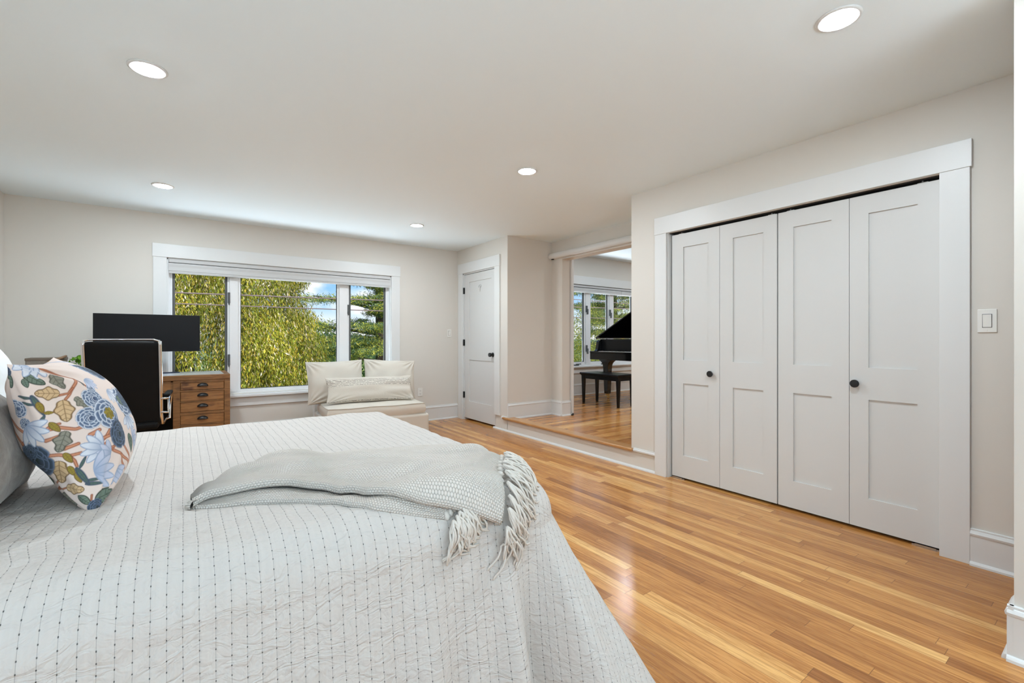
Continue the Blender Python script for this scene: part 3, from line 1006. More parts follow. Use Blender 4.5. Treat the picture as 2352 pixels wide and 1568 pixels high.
def bed_surface(x, y):
    """cloth coordinates -> world position of the quilt"""
    x = np.asarray(x, float)
    y = np.asarray(y, float)
    dx = np.maximum(x - BX1, 0)
    dyn = np.maximum(BY0 - y, 0)
    dyf = np.maximum(y - BY1, 0)
    dy = dyn + dyf
    sgn = np.where(dyn > 0, -1.0, 1.0)
    r = np.hypot(dx, dy)
    r = np.minimum(r, HEM)
    th = np.arctan2(dy, dx)                      # 0 = foot side, 90 deg = long side
    out, drop, ext = roll(r)
    corner = np.sin(2 * th) ** 1.0               # 1 in the middle of a corner
    slope = 0.10 + 0.08 * np.sin(th) + 0.40 * np.clip(corner, 0, 1) ** 0.8
    ph = th * 6.0 + 0.5
    fold = (np.sin(ph) * 0.5 + 0.35 * np.sin(2.3 * ph + 1.0)) * np.clip(corner, 0, 1) ** 0.6
    # folds of the long side close to the corner
    sx = np.clip((np.minimum(x, BX1) - 0.15) / 0.6, 0, 1)
    fold2 = np.where((dyn > 0) & (dx <= 0), sx ** 1.6 * (np.sin(x * 27 + 0.7) * 0.55 + 0.35 * np.sin(x * 49 + 2.0)), 0)
    # the folds of the side and the corner meet where x == BX1
    fold2 = fold2 + np.where((dyn > 0) & (dx > 0), (np.sin(BX1 * 27 + 0.7) * 0.55 + 0.35 * np.sin(BX1 * 49 + 2.0)) * np.clip(1 - dx / 0.12, 0, 1), 0)
    out = out + ext * slope + np.clip(ext / 0.35, 0, 1.3) * 0.055 * fold + np.clip(ext / 0.30, 0, 1.2) * 0.048 * fold2
    drop = drop + ext * np.sqrt(np.maximum(1 - slope ** 2, 0.3))
    # soft hollows on top
    top = 0.006 * np.sin(x * 2.3 + 1) * np.sin(y * 2.9) + 0.004 * np.sin(x * 7 + y * 3)
    top = top - 0.004 * np.clip((x - 0.45) / 0.45, 0, 1) ** 2
    fade = np.exp(-(r / 0.15))
    px = np.minimum(x, BX1) + out * np.cos(th) * (r > 0)
    py = np.clip(y, BY0, BY1) + out * np.sin(th) * sgn * (r > 0)
    pz = ZT - drop + top * fade + 0.003 * np.sin(x * 31 + 2 * np.sin(y * 17)) * np.sin(y * 37 + x * 5) * np.clip(1 - ext, 0, 1)
    # the foot edge runs a little out of square
    q = np.clip((y - 1.05) / 0.55, 0, 1)
    px = px + 0.065 * q * q * (3 - 2 * q) * np.clip((x - 0.35) / 0.5, 0, 1)
    return np.stack([px, py, pz], -1)


def rows_of(x):
    """stitch-row number for a cloth x: rows stand closer near the head"""
    return np.where(x < 0.0, x / 0.0248, np.where(x < 0.25, 0.25 * 0 + x / 0.0268, 0.25 / 0.0268 + (x - 0.25) / 0.0285))


def grid_normals(P):
    du = np.gradient(P, axis=0)
    dv = np.gradient(P, axis=1)
    n = np.cross(du, dv)
    n /= np.maximum(np.linalg.norm(n, axis=-1, keepdims=True), 1e-9)
    return n


DROP = 0.80
gx = np.arange(BX0, BX1 + DROP, 0.0105)
gy = np.arange(BY0 - DROP, BY1 + DROP, 0.0105)
X, Y = np.meshgrid(gx, gy, indexing='ij')
P = bed_surface(X, Y)
rr = np.hypot(np.maximum(X - BX1, 0), np.maximum(BY0 - Y, 0) + np.maximum(Y - BY1, 0))
keep = rr < HEM + 0.014
skew = 0.10 * np.clip((-0.05 - X) / 0.3, 0, 1) * np.clip((1.75 - Y) / 0.35, 0, 1) * np.clip((Y - 1.30) / 0.1, 0, 1) * 0.3
UVq = np.stack([rows_of(X + skew), Y], -1)
qt = grid_mesh('quilt', P, M_QUILT, None, UVq, keep=keep)
so = qt.modifiers.new('thick', 'SOLIDIFY')
so.thickness = 0.008
so.offset = 1.0
tag(qt, 'white quilt with rows of dark grey stitching draped over the bed to the floor', 'quilt')
bd = thing('bed', 'bed carrying the white stitched quilt', 'bed', (-0.16, 1.975, 0))
MB().box(-1.03, 1.0, -0.80, 0.80, 0.34, 0.665).build('mattress', M_WHITEP, bd, bevel=0.06, seg=4)
MB().box(-1.03, 1.0, -0.79, 0.79, 0.10, 0.34).build('box_spring', M_WHITEP, bd, bevel=0.02)
for sx_ in (-0.95, 0.92):
    for sy_ in (-0.7, 0.7):
        MB().lathe([(0.02, 0), (0.028, 0.1)], (sx_, sy_, 0), (0, 0, 1), 12).build('leg', M_BLACK, bd)


# ------------------------------------------------------------------ throw
def poly_interp(pts, s):
    pts = np.asarray(pts, float)
    seg = np.r_[0, np.cumsum(np.hypot(*np.diff(pts, axis=0).T))]
    seg /= seg[-1]
    return np.stack([np.interp(s, seg, pts[:, 0]), np.interp(s, seg, pts[:, 1])], -1)


def smooth_poly(pts, n=200, it=25):
    p = poly_interp(pts, np.linspace(0, 1, n))
    for _ in range(it):
        p[1:-1] = (p[:-2] + 2 * p[1:-1] + p[2:]) / 4
    return p


tw = thing('throw_blanket', 'cream chunky knit throw with knotted fringe folded across the foot of the bed', 'throw blanket', (0.5, 1.5, ZT))


def throw_layer(name, back, front, lift, nu=230, nv=130, thick=0.024, uv0=(0, 0)):
    bk = smooth_poly(back)
    fr_ = smooth_poly(front)
    s = np.linspace(0, 1, nu)
    B = poly_interp(bk, s)
    F = poly_interp(fr_, s)
    tt = np.linspace(0, 1, nv)[None, :, None]
    C = F[:, None, :] * (1 - tt) + B[:, None, :] * tt
    Pq = bed_surface(C[..., 0], C[..., 1])
    N = grid_normals(Pq)
    N *= np.sign(N[..., 2:3] + 1e-6)
    e = np.minimum(np.minimum(tt[..., 0], 1 - tt[..., 0]) * 1.0, 1)
    lf = lift(s[:, None], tt[..., 0])
    rip = 0.004 * np.sin(C[..., 0] * 19 + C[..., 1] * 7) + 0.0035 * np.sin(C[..., 1] * 33 + C[..., 0] * 9 + 1.0)
    Pq = Pq + N * (lf + rip * np.clip(lf / 0.02, 0, 1.4))[..., None]
    Ls = np.hypot(*(np.diff(B, axis=0)).T).sum()
    Wd = np.hypot(*(B - F).T).mean()
    U_ = (s[:, None] * Ls + 0 * tt[..., 0]) + uv0[0]
    V_ = tt[..., 0] * Wd + 0 * s[:, None] + uv0[1]
    # thick rounded borders: the knit turns under along the front, the back and the ends
    r_ = thick / 2

    def turn(edge, inner, Ne, n_=7):
        o_ = edge - inner
        o_ = o_ - Ne * (o_ * Ne).sum(-1, keepdims=True)
        o_ /= np.maximum(np.linalg.norm(o_, axis=-1, keepdims=True), 1e-9)
        return [edge + o_ * r_ * math.sin(a) - Ne * r_ * (1 - math.cos(a)) for a in np.linspace(0, math.pi * 1.05, n_)[1:]], [r_ * a for a in np.linspace(0, math.pi * 1.05, n_)[1:]]
    fr2, fd = turn(Pq[:, 0], Pq[:, 3], N[:, 1])
    bk2, bd_ = turn(Pq[:, -1], Pq[:, -4], N[:, -2])
    G = np.concatenate([np.stack(fr2[::-1], 1), Pq, np.stack(bk2, 1)], 1)
    GU = np.concatenate([np.repeat(U_[:, :1], len(fd), 1), U_, np.repeat(U_[:, -1:], len(bd_), 1)], 1)
    GV = np.concatenate([V_[:, :1] - np.array(fd[::-1])[None], V_, V_[:, -1:] + np.array(bd_)[None]], 1)
    NG = np.concatenate([np.repeat(N[:, 1:2], len(fd), 1), N, np.repeat(N[:, -2:-1], len(bd_), 1)], 1)
    en, ed2 = turn(G[-1], G[-4], NG[-2], 5)
    G = np.concatenate([G, np.stack(en, 0)], 0)
    GU = np.concatenate([GU, GU[-1:] + np.array(ed2)[:, None]], 0)
    GV = np.concatenate([GV, np.repeat(GV[-1:], len(ed2), 0)], 0)
    o = grid_mesh(name, G - np.array(tw.location), M_KNIT, tw, np.stack([GU, GV], -1))
    return Pq, N


# cloth coordinates of the two folded layers (left fold tip -> right fringed end)
back_top = [(0.018, 1.500), (0.056, 1.598), (0.156, 1.754), (0.270, 1.905), (0.335, 1.875), (0.400, 1.766), (0.432, 1.732), (0.488, 1.748), (0.624, 1.730), (0.788, 1.658), (0.868, 1.562), (0.884, 1.458), (0.876, 1.334)]
front_top = [(0.018, 1.490), (0.045, 1.510), (0.136, 1.478), (0.252, 1.442), (0.328, 1.370), (0.428, 1.238), (0.528, 1.158), (0.648, 1.106), (0.728, 1.072)]
back_low = [(0.020, 1.500), (0.06, 1.58), (0.156, 1.73), (0.28, 1.85), (0.40, 1.74), (0.52, 1.72), (0.66, 1.62), (0.72, 1.45), (0.70, 1.25)]
front_low = [(0.020, 1.500), (0.040, 1.482), (0.128, 1.437), (0.220, 1.396), (0.312, 1.306), (0.404, 1.182), (0.524, 1.130), (0.584, 1.108)]


def lift_low(s, t):
    return 0.021 + 0.002 * np.sin(s * 9) + 0 * t


def lift_top(s, t):
    edge = np.clip((s - 0.0) / 0.06, 0, 1)
    return 0.040 + 0.007 * edge + 0.008 * np.exp(-((t - 0.62) / 0.2) ** 2) * np.clip(1 - s, 0, 1) + 0.003 * np.sin(t * 11 + s * 5) - 0.018 * np.clip((t - 0.85) / 0.15, 0, 1) ** 2


Plow, Nlow = throw_layer('lower_fold', back_low, front_low, lift_low, thick=0.018)
Ptop, Ntop = throw_layer('upper_fold', back_top, front_top, lift_top, uv0=(0.0, 0.31))
# rounded fold along the left boundary, where the upper layer turns under into the lower one
fold = []
nf = 46
for j in range(nf):
    f_ = j / (nf - 1)
    iu = int(f_ * 0.36 * 229)
    pt = Ptop[0, 0] * (1 - min(1, f_ * 12)) + Ptop[iu, -1] * min(1, f_ * 12) if j else Ptop[0, 0] + np.array([0.012, -0.014, 0.0])
    base_ = pt - np.array([0, 0, 0.034])
    out_ = np.array([-0.80, 0.42 * min(1, f_ * 3) - 0.25 * (1 - min(1, f_ * 3)), 0.0])
    ring = []
    for a in np.linspace(-0.25, math.pi * 1.05, 13):
        c0 = (pt + base_) / 2
        ring.append(c0 + np.array([0, 0, 0.0175]) * math.cos(a) + out_ * 0.020 * math.sin(a))
    fold.append(ring)
fold = np.array(fold)
fo = grid_mesh('fold_edge', fold - np.array(tw.location), M_KNIT, tw, np.stack(np.meshgrid(np.linspace(0, 0.62, nf), np.linspace(0.0, 0.07, 13), indexing='ij'), -1))

random.seed(5)
rng = np.random.default_rng(3)


def tassel(start_c, dirc, n_str, length, lift0, spread=0.018, curl=1.0):
    """a knot and loose yarn ends that lie on the quilt; start_c and dirc in cloth coordinates"""
    mb = MB()
    d = np.array(dirc, float)
    d /= np.linalg.norm(d)
    nrm = np.array([-d[1], d[0]])
    p0 = bed_surface(start_c[0], start_c[1])
    # knot
    kp = []
    for q in range(4):
        c = np.array(start_c) + d * 0.007 * q
        p = bed_surface(c[0], c[1]) + np.array([0, 0, lift0 - 0.002 * q])
        kp.append(p - np.array(tw.location))
    mb.tube(kp, [0.004, 0.0085, 0.009, 0.005], 8)
    for k_ in range(n_str):
        ln = length * rng.uniform(0.65, 1.15)
        off = rng.normal(0, spread)
        ph = rng.uniform(0, 6.28)
        am = rng.uniform(0.003, 0.010) * curl
        hook = rng.uniform(-1, 1) * 0.02 * curl
        path = []
        N_ = 13
        for q in range(N_):
            f = q / (N_ - 1)
            side = off * f ** 0.8 + am * math.sin(ph + f * 7.0) * f + hook * max(0, f - 0.75) * 4
            along = 0.018 + ln * (f - 0.18 * max(0, f - 0.8) * 5 * 0.5)
            c = np.array(start_c) + d * along + nrm * side
            p = bed_surface(c[0], c[1])
            e = 0.01
            px = bed_surface(c[0] + e, c[1]) - p
            py = bed_surface(c[0], c[1] + e) - p
            nn = np.cross(px, py)
            nn = nn / np.linalg.norm(nn)
            if nn[2] < 0:
                nn = -nn
            h = max(0.010, lift0 * (1 - f) ** 1.2 + 0.010 + 0.012 * abs(math.sin(ph * 2 + f * 5)) * curl * math.sin(math.pi * min(1, f + 0.1)))
            path.append(p + nn * h - np.array(tw.location))
        mb.tube(path, [0.0031] * (N_ - 1) + [0.0024], 6)
    return mb.build('tassel', M_THREAD, tw, smooth=True)


# upper end: knots along the right edge
endF, endB = np.array([0.730, 1.072]), np.array([0.878, 1.345])
for i in range(11):
    f = i / 10
    c = endF * (1 - f) + endB * f
    # ends near the front hang down the side, ends further back lie over the foot edge
    ang = math.radians(-68 + 40 * f ** 0.8)
    d = (math.cos(ang), math.sin(ang))
    tassel(c, d, 15, 0.132 - 0.02 * f, 0.042, spread=0.022, curl=1.5)
# lower end: knots along the tucked edge
for i in range(6):
    f = i / 5
    c = np.array([0.582, 1.106]) * (1 - f) + np.array([0.640, 1.150]) * f
    ang = math.radians(-82 + 22 * f)
    tassel(c, (math.cos(ang), math.sin(ang)), 13, 0.088, 0.022, spread=0.022, curl=1.6)


# ------------------------------------------------------------------ pillows
def pillow_grid(W_, H_, T, n=60, pinch=0.07, seed=0, ex=0.5, wr=0.004, bias=0.0):
    """one side of a stuffed cushion: x width, y height, z thickness (unit sign +)"""
    u = np.linspace(-1, 1, n)
    # denser toward the rim
    u = np.sin(u * math.pi / 2)
    Uu, Vv = np.meshgrid(u, u, indexing='ij')
    xs = W_ / 2 * Uu * (1 - pinch * (1 - Vv ** 2) * Uu ** 2)
    yy = H_ / 2 * Vv * (1 - pinch * (1 - Uu ** 2) * Vv ** 2)
    prof = np.clip((1 - Uu ** 2), 0, 1) ** ex * np.clip((1 - Vv ** 2), 0, 1) ** ex
    prof = prof * (1 + bias * -Vv)
    r_ = np.random.default_rng(seed)
    wob = np.zeros_like(prof)
    for _ in range(10):
        kx, ky = r_.uniform(-9, 9, 2)
        wob += np.sin(kx * Uu + ky * Vv + r_.uniform(0, 6.28)) * wr / 3
    # drag lines out of the corners
    for cx in (-1, 1):
        for cy in (-1, 1):
            ang = np.arctan2((Vv - cy) * -cy, (Uu - cx) * -cx)
            rad = np.hypot(Uu - cx, Vv - cy)
            wob += wr * 1.2 * np.sin(ang * 16) * np.exp(-((rad - 0.35) / 0.28) ** 2)
    zz = T * prof + wob * np.clip(prof * 3, 0, 1)
    return Uu, Vv, xs, yy, zz


def pillow(name, W_, H_, Tf, Tb, mat, loc, M, label=None, cat='pillow', group=None, n=60, parent=None, colf=None, piping=None, **kw):
    Uu, Vv, xs, yy, zf = pillow_grid(W_, H_, Tf, n, **kw)
    zb = pillow_grid(W_, H_, Tb, n, **kw)[4]
    A = np.stack([xs, yy, zf], -1)
    Bk = np.stack([xs, yy, -zb], -1)[::-1]
    P_ = np.concatenate([A.reshape(-1, 3), Bk.reshape(-1, 3)])
    idx = np.arange(n * n).reshape(n, n)
    F1 = np.stack([idx[:-1, :-1].ravel(), idx[1:, :-1].ravel(), idx[1:, 1:].ravel(), idx[:-1, 1:].ravel()], 1)
    back = (np.arange(n * n).reshape(n, n) + n * n)
    gi = idx[::-1]                                  # front sample lying under each back sample
    rimm = np.zeros((n, n), bool)
    rimm[0], rimm[-1], rimm[:, 0], rimm[:, -1] = True, True, True, True
    mp = np.where(rimm, gi, back).ravel()
    F = np.concatenate([F1, mp[F1]])
    used = np.r_[np.arange(n * n), n * n + np.nonzero(~rimm.ravel())[0]]
    rm = np.zeros(2 * n * n, int)
    rm[used] = np.arange(len(used))
    F = rm[F]
    uvf = np.stack([(Uu + 1) / 2, (Vv + 1) / 2], -1)
    uv = np.concatenate([uvf.reshape(-1, 2), uvf[::-1].reshape(-1, 2)])
    col = None
    if colf is not None:
        col = np.concatenate([colf(uvf, True).reshape(-1, 3), colf(uvf[::-1], False).reshape(-1, 3)])
    o = raw_mesh(name, P_[used], F, mat, parent, uv[used], None if col is None else col[used])
    o.matrix_world = Matrix.Translation(loc) @ M.to_4x4()
    if label:
        tag(o, label, cat, group)
    return o


def lean(yaw, back, roll_=0.0):
    """frame whose +Z (front) faces yaw direction in plan and leans back; X is across, Y up"""
    f = Vector((math.cos(yaw), math.sin(yaw), 0))
    acr = Vector((-math.sin(yaw), math.cos(yaw), 0))
    up = Vector((0, 0, 1))
    fr2 = f * math.cos(back) + up * math.sin(back)
    up2 = up * math.cos(back) - f * math.sin(back)
    M = Matrix((acr, up2, fr2)).transposed()
    return M @ Matrix.Rotation(roll_, 3, 'Z')


# ---- printed pattern of the floral cushion, drawn in cushion coordinates
def srgb(r, g, b2):
    c = np.array([r, g, b2]) / 255.0
    return np.where(c <= 0.04045, c / 12.92, ((c + 0.055) / 1.055) ** 2.4)


PAL = {'base': srgb(226, 208, 198), 'tan': srgb(206, 174, 134), 'tanl': srgb(120, 92, 60), 'sage': srgb(112, 126, 112), 'sagel': srgb(62, 72, 62), 'grey': srgb(140, 137, 124), 'greyl': srgb(88, 86, 76),
       'blue': srgb(104, 119, 145), 'bluel': srgb(206, 212, 222), 'blued': srgb(66, 78, 102), 'pale': srgb(214, 217, 224), 'mist': srgb(150, 162, 186), 'coral': srgb(204, 142, 112), 'corald': srgb(150, 92, 66), 'olive': srgb(150, 132, 58), 'slate': srgb(72, 84, 100), 'lilac': srgb(192, 196, 212), 'green': srgb(92, 112, 92), 'dark': srgb(50, 56, 48)}


class Print:
    """draws motifs onto sample points p (n,2) in metres"""
    def __init__(s, p):
        s.p = p
        s.c = np.tile(PAL['base'], (len(p), 1))

    def over(s, a, col):
        a = np.clip(a, 0, 1)[:, None]
        s.c = s.c * (1 - a) + np.asarray(col) * a

    def loc(s, c, ang, sz):
        d = (s.p - np.array(c)) / sz
        ca, sa = math.cos(ang), math.sin(ang)
        return d[:, 0] * ca + d[:, 1] * sa, -d[:, 0] * sa + d[:, 1] * ca

    def near(s, c, R, f):
        """run f on the samples within R of c only"""
        i = np.nonzero((np.abs(s.p[:, 0] - c[0]) < R) & (np.abs(s.p[:, 1] - c[1]) < R))[0]
        if len(i):
            k_ = Print.__new__(Print)
            k_.p, k_.c = s.p[i], s.c[i]
            f(k_)
            s.c[i] = k_.c

    def leaf(s, c, ang, sz, fill, line, lobes=0.0, fat=0.5):
        x, y = s.loc(c, ang, sz)
        tpr = np.clip(1 - x ** 2, 0, 1)
        w_ = fat * tpr ** 0.7 * (1 - 0.25 * x) * (1 + lobes * np.cos(x * 7.0 + 0.4))
        e = w_ - np.abs(y)
        ins = (np.abs(x) < 1)
        s.over(np.clip(e / 0.09 + 1.0, 0, 1) * ins, line)
        s.over(np.clip((e - 0.03) / 0.09, 0, 1) * ins, fill)
        v = np.clip(1.6 - np.abs(y) / 0.035, 0, 1)
        vn = np.clip(1.6 - np.abs(((x - 0.6 * np.abs(y)) * 2.4) % 1.0 - 0.5) / 0.07, 0, 1) * (np.abs(y) < w_ * 0.85)
        s.over(np.maximum(v, vn) * ins * np.clip(e / 0.06, 0, 1) * 0.7, line)

    def flower(s, c, sz, col, light, dark, rings=3, petals=9, seed=0, core=None):
        r_ = np.random.default_rng(seed)
        for k_ in range(rings, 0, -1):
            rad = sz * k_ / rings
            m_ = petals if k_ > 1 else 6
            for j in range(m_):
                a = 2 * math.pi * (j + 0.5 * (k_ % 2)) / m_ + r_.uniform(-0.15, 0.15)
                pc = np.array(c) + rad * 0.62 * np.array([math.cos(a), math.sin(a)])
                x, y = s.loc(pc, a, sz * 0.52 * (0.55 + 0.45 * k_ / rings))
                d = np.sqrt(x ** 2 + (y * 1.05) ** 2) + 0.06 * np.cos(5 * np.arctan2(y, x + 0.2))
                ins = np.clip((0.95 - d) / 0.08, 0, 1)
                tone = np.clip((x + 0.6) / 1.35, 0, 1)[:, None]
                colr = np.array(dark) * (1 - tone) + np.array(col) * tone
                edge = np.clip((d - 0.66) / 0.18, 0, 1)[:, None]
                colr = colr * (1 - edge) + np.array(light) * edge
                s.c = s.c * (1 - ins[:, None]) + colr * ins[:, None]
                s.over(np.clip(1 - np.abs(d - 0.95) / 0.05, 0, 1) * 0.6, dark)
        if core is not None:
            for j in range(7):
                a = j * 0.9
                pc = np.array(c) + sz * 0.2 * np.array([math.cos(a), math.sin(a)])
                x, y = s.loc(pc, a, sz * 0.26)
                d = np.sqrt(x ** 2 + (1.6 * y) ** 2)
                s.over(np.clip((1 - d) / 0.1, 0, 1), np.array(core) * (0.75 + 0.25 * (j % 2)))

    def lily(s, c, ang, sz, col, dark):
        for j, a in enumerate((-1.1, 1.1, -0.55, 0.55, 0.0)):
            aa = ang + a
            pc = np.array(c) + sz * 0.5 * np.array([math.cos(aa), math.sin(aa)])
            x, y = s.loc(pc, aa, sz * 0.62)
            e = 0.36 * np.clip(1 - x ** 2, 0, 1) ** 0.6 - np.abs(y)
            ins = np.abs(x) < 1
            s.over(np.clip(e / 0.05 + 1, 0, 1) * ins, dark)
            tone = np.clip((x + 1) / 1.4, 0, 1)[:, None]
            colr = np.array(dark) * (1 - tone) + np.array(col) * tone
            a_ = (np.clip((e - 0.04) / 0.06, 0, 1) * ins)[:, None]
            s.c = s.c * (1 - a_) + colr * a_

    def branch(s, pts, w0, w1, fill=None, line=None):
        fill = PAL['coral'] if fill is None else fill
        line = PAL['corald'] if line is None else line
        pts = smooth_poly(pts, 60, 8)
        d = np.full(len(s.p), 9.0)
        for i in range(len(pts) - 1):
            a, b2 = pts[i], pts[i + 1]
            ab = b2 - a
            t_ = np.clip(((s.p - a) @ ab) / (ab @ ab + 1e-12), 0, 1)
            q = a + t_[:, None] * ab
            ww = w0 + (w1 - w0) * (i / len(pts))
            d = np.minimum(d, np.hypot(*(s.p - q).T) - ww)
        s.over(np.clip(0.8 - d / 0.0022, 0, 1), line)
        s.over(np.clip(-d / 0.0020 - 0.35, 0, 1), fill)


FW, FH = 0.49, 0.432
FK = dict(n=440, pinch=0.085, seed=4, ex=0.55, wr=0.0045)
FTF, FTB = 0.134, 0.086
FLOC = Vector((-0.266, 1.848, 0.889))
FM = lean(0.0, math.radians(21))


def floral_coords():
    """for each sample of the cushion: distance from the near seam along the cloth (front +, back -) and height"""
    out = []
    for T in (FTF, FTB):
        Uu, Vv, xs, yy, zz = pillow_grid(FW, FH, T, **FK)
        ds = np.hypot(np.diff(xs, axis=0), np.diff(zz, axis=0))
        s = np.concatenate([np.zeros((1, ds.shape[1])), np.cumsum(ds, axis=0)])
        out.append((s, yy))
    return out


FC = floral_coords()


def floral_col(uv, front):
    s, yy = FC[0] if front else (FC[1][0][::-1], FC[1][1][::-1])
    wv = s if front else -s
    p = np.stack([wv.ravel(), yy.ravel()], -1)
    d = Print(p)
    draw_floral(d)
    return d.c.reshape(uv.shape[0], uv.shape[1], 3)


def draw_floral(d):
    q = PAL
    sd_ = lambda c: int(1000 * abs(c[0] + c[1]))
    # main stems
    for pts, w0, w1 in MOT_BRANCH:
        pa = np.array(pts)
        d.near((pa.max(0) + pa.min(0)) / 2, float((pa.max(0) - pa.min(0)).max()) / 2 + 0.02, lambda k_: k_.branch(pts, w0, w1))
    for kind, c, ang, sz in MOT:
        f = {'tan': lambda k_: k_.leaf(c, ang, sz, q['tan'], q['tanl'], 0.16, 0.62),
             'grey': lambda k_: k_.leaf(c, ang, sz, q['grey'], q['greyl'], 0.24, 0.55),
             'sage': lambda k_: k_.leaf(c, ang, sz, q['sage'], q['sagel'], 0.0, 0.5),
             'blade': lambda k_: k_.leaf(c, ang, sz, q['green'], q['slate'], 0.0, 0.2),
             'olive': lambda k_: k_.leaf(c, ang, sz, q['olive'], q['tanl'], 0.0, 0.45),
             'peony': lambda k_: k_.flower(c, sz, q['blue'], q['bluel'], q['blued'], 3, 9, sd_(c), q['olive']),
             'peony0': lambda k_: k_.flower(c, sz, q['blue'], q['bluel'], q['blued'], 3, 8, sd_(c)),
             'slate': lambda k_: k_.flower(c, sz, q['slate'], q['blue'], q['dark'], 3, 8, sd_(c)),
             'lily': lambda k_: k_.lily(c, ang, sz * 0.76, q['pale'], q['mist']),
             'lilac': lambda k_: k_.lily(c, ang, sz * 0.72, q['lilac'], q['mist'])}[kind]
        d.near(c, sz * 1.7 + 0.004, f)


MOT_BRANCH = [
    ([(-0.005, 0.035), (0.021, 0.03), (0.048, 0.01), (0.073, 0.009)], 0.0045, 0.0035),
    ([(-0.01, 0.032), (0.01, 0.04), (0.026, 0.038)], 0.0036, 0.0028),
    ([(0.069, -0.018), (0.093, -0.015)], 0.0054, 0.0042),
    ([(-0.013, 0.009), (0.014, 0.009)], 0.0045, 0.0035),
    ([(0.011, -0.026), (0.039, -0.027)], 0.0045, 0.0035),
    ([(-0.042, -0.024), (-0.004, -0.035), (0.011, -0.047), (0.035, -0.052)], 0.0045, 0.0035),
    ([(0.013, -0.05), (0.017, -0.064), (0.016, -0.08)], 0.0036, 0.0028),
    ([(0.074, -0.05), (0.102, -0.039), (0.122, -0.024)], 0.0045, 0.0035),
    ([(0.092, -0.04), (0.13, -0.042)], 0.0045, 0.0035),
    ([(0.093, -0.057), (0.112, -0.084), (0.145, -0.111), (0.2, -0.149)], 0.0045, 0.0035),
    ([(0.14, -0.057), (0.111, -0.08)], 0.0040, 0.0032),
    ([(0.165, -0.086), (0.196, -0.129), (0.206, -0.167)], 0.0040, 0.0032),
    ([(0.09, -0.071), (0.12, -0.076)], 0.0036, 0.0028),
    ([(0.138, -0.107), (0.159, -0.156)], 0.0036, 0.0028),
    ([(-0.12, 0.089), (-0.084, 0.067), (-0.056, 0.043)], 0.0045, 0.0035),
    ([(-0.081, 0.016), (-0.046, 0.03)], 0.0045, 0.0035),
    ([(-0.084, 0.006), (-0.04, 0.0)], 0.0045, 0.0035),
    ([(0.127, 0.132), (0.096, 0.111), (0.062, 0.091)], 0.0036, 0.0028),
    ([(0.054, 0.106), (0.076, 0.103), (0.099, 0.112)], 0.0027, 0.0021),
    ([(0.127, 0.132), (0.134, 0.103)], 0.0027, 0.0021),
    ([(0.065, 0.187), (0.092, 0.167), (0.128, 0.134)], 0.0022, 0.0018),
    ([(-0.032, -0.094), (-0.094, -0.128)], 0.0022, 0.0018),
    ([(-0.096, -0.127), (-0.026, -0.123)], 0.0022, 0.0018),
    ([(-0.12, 0.069), (-0.089, 0.036), (-0.078, 0.015)], 0.0050, 0.0039),
    ([(0.016, -0.164), (0.008, -0.18)], 0.0022, 0.0018),
]
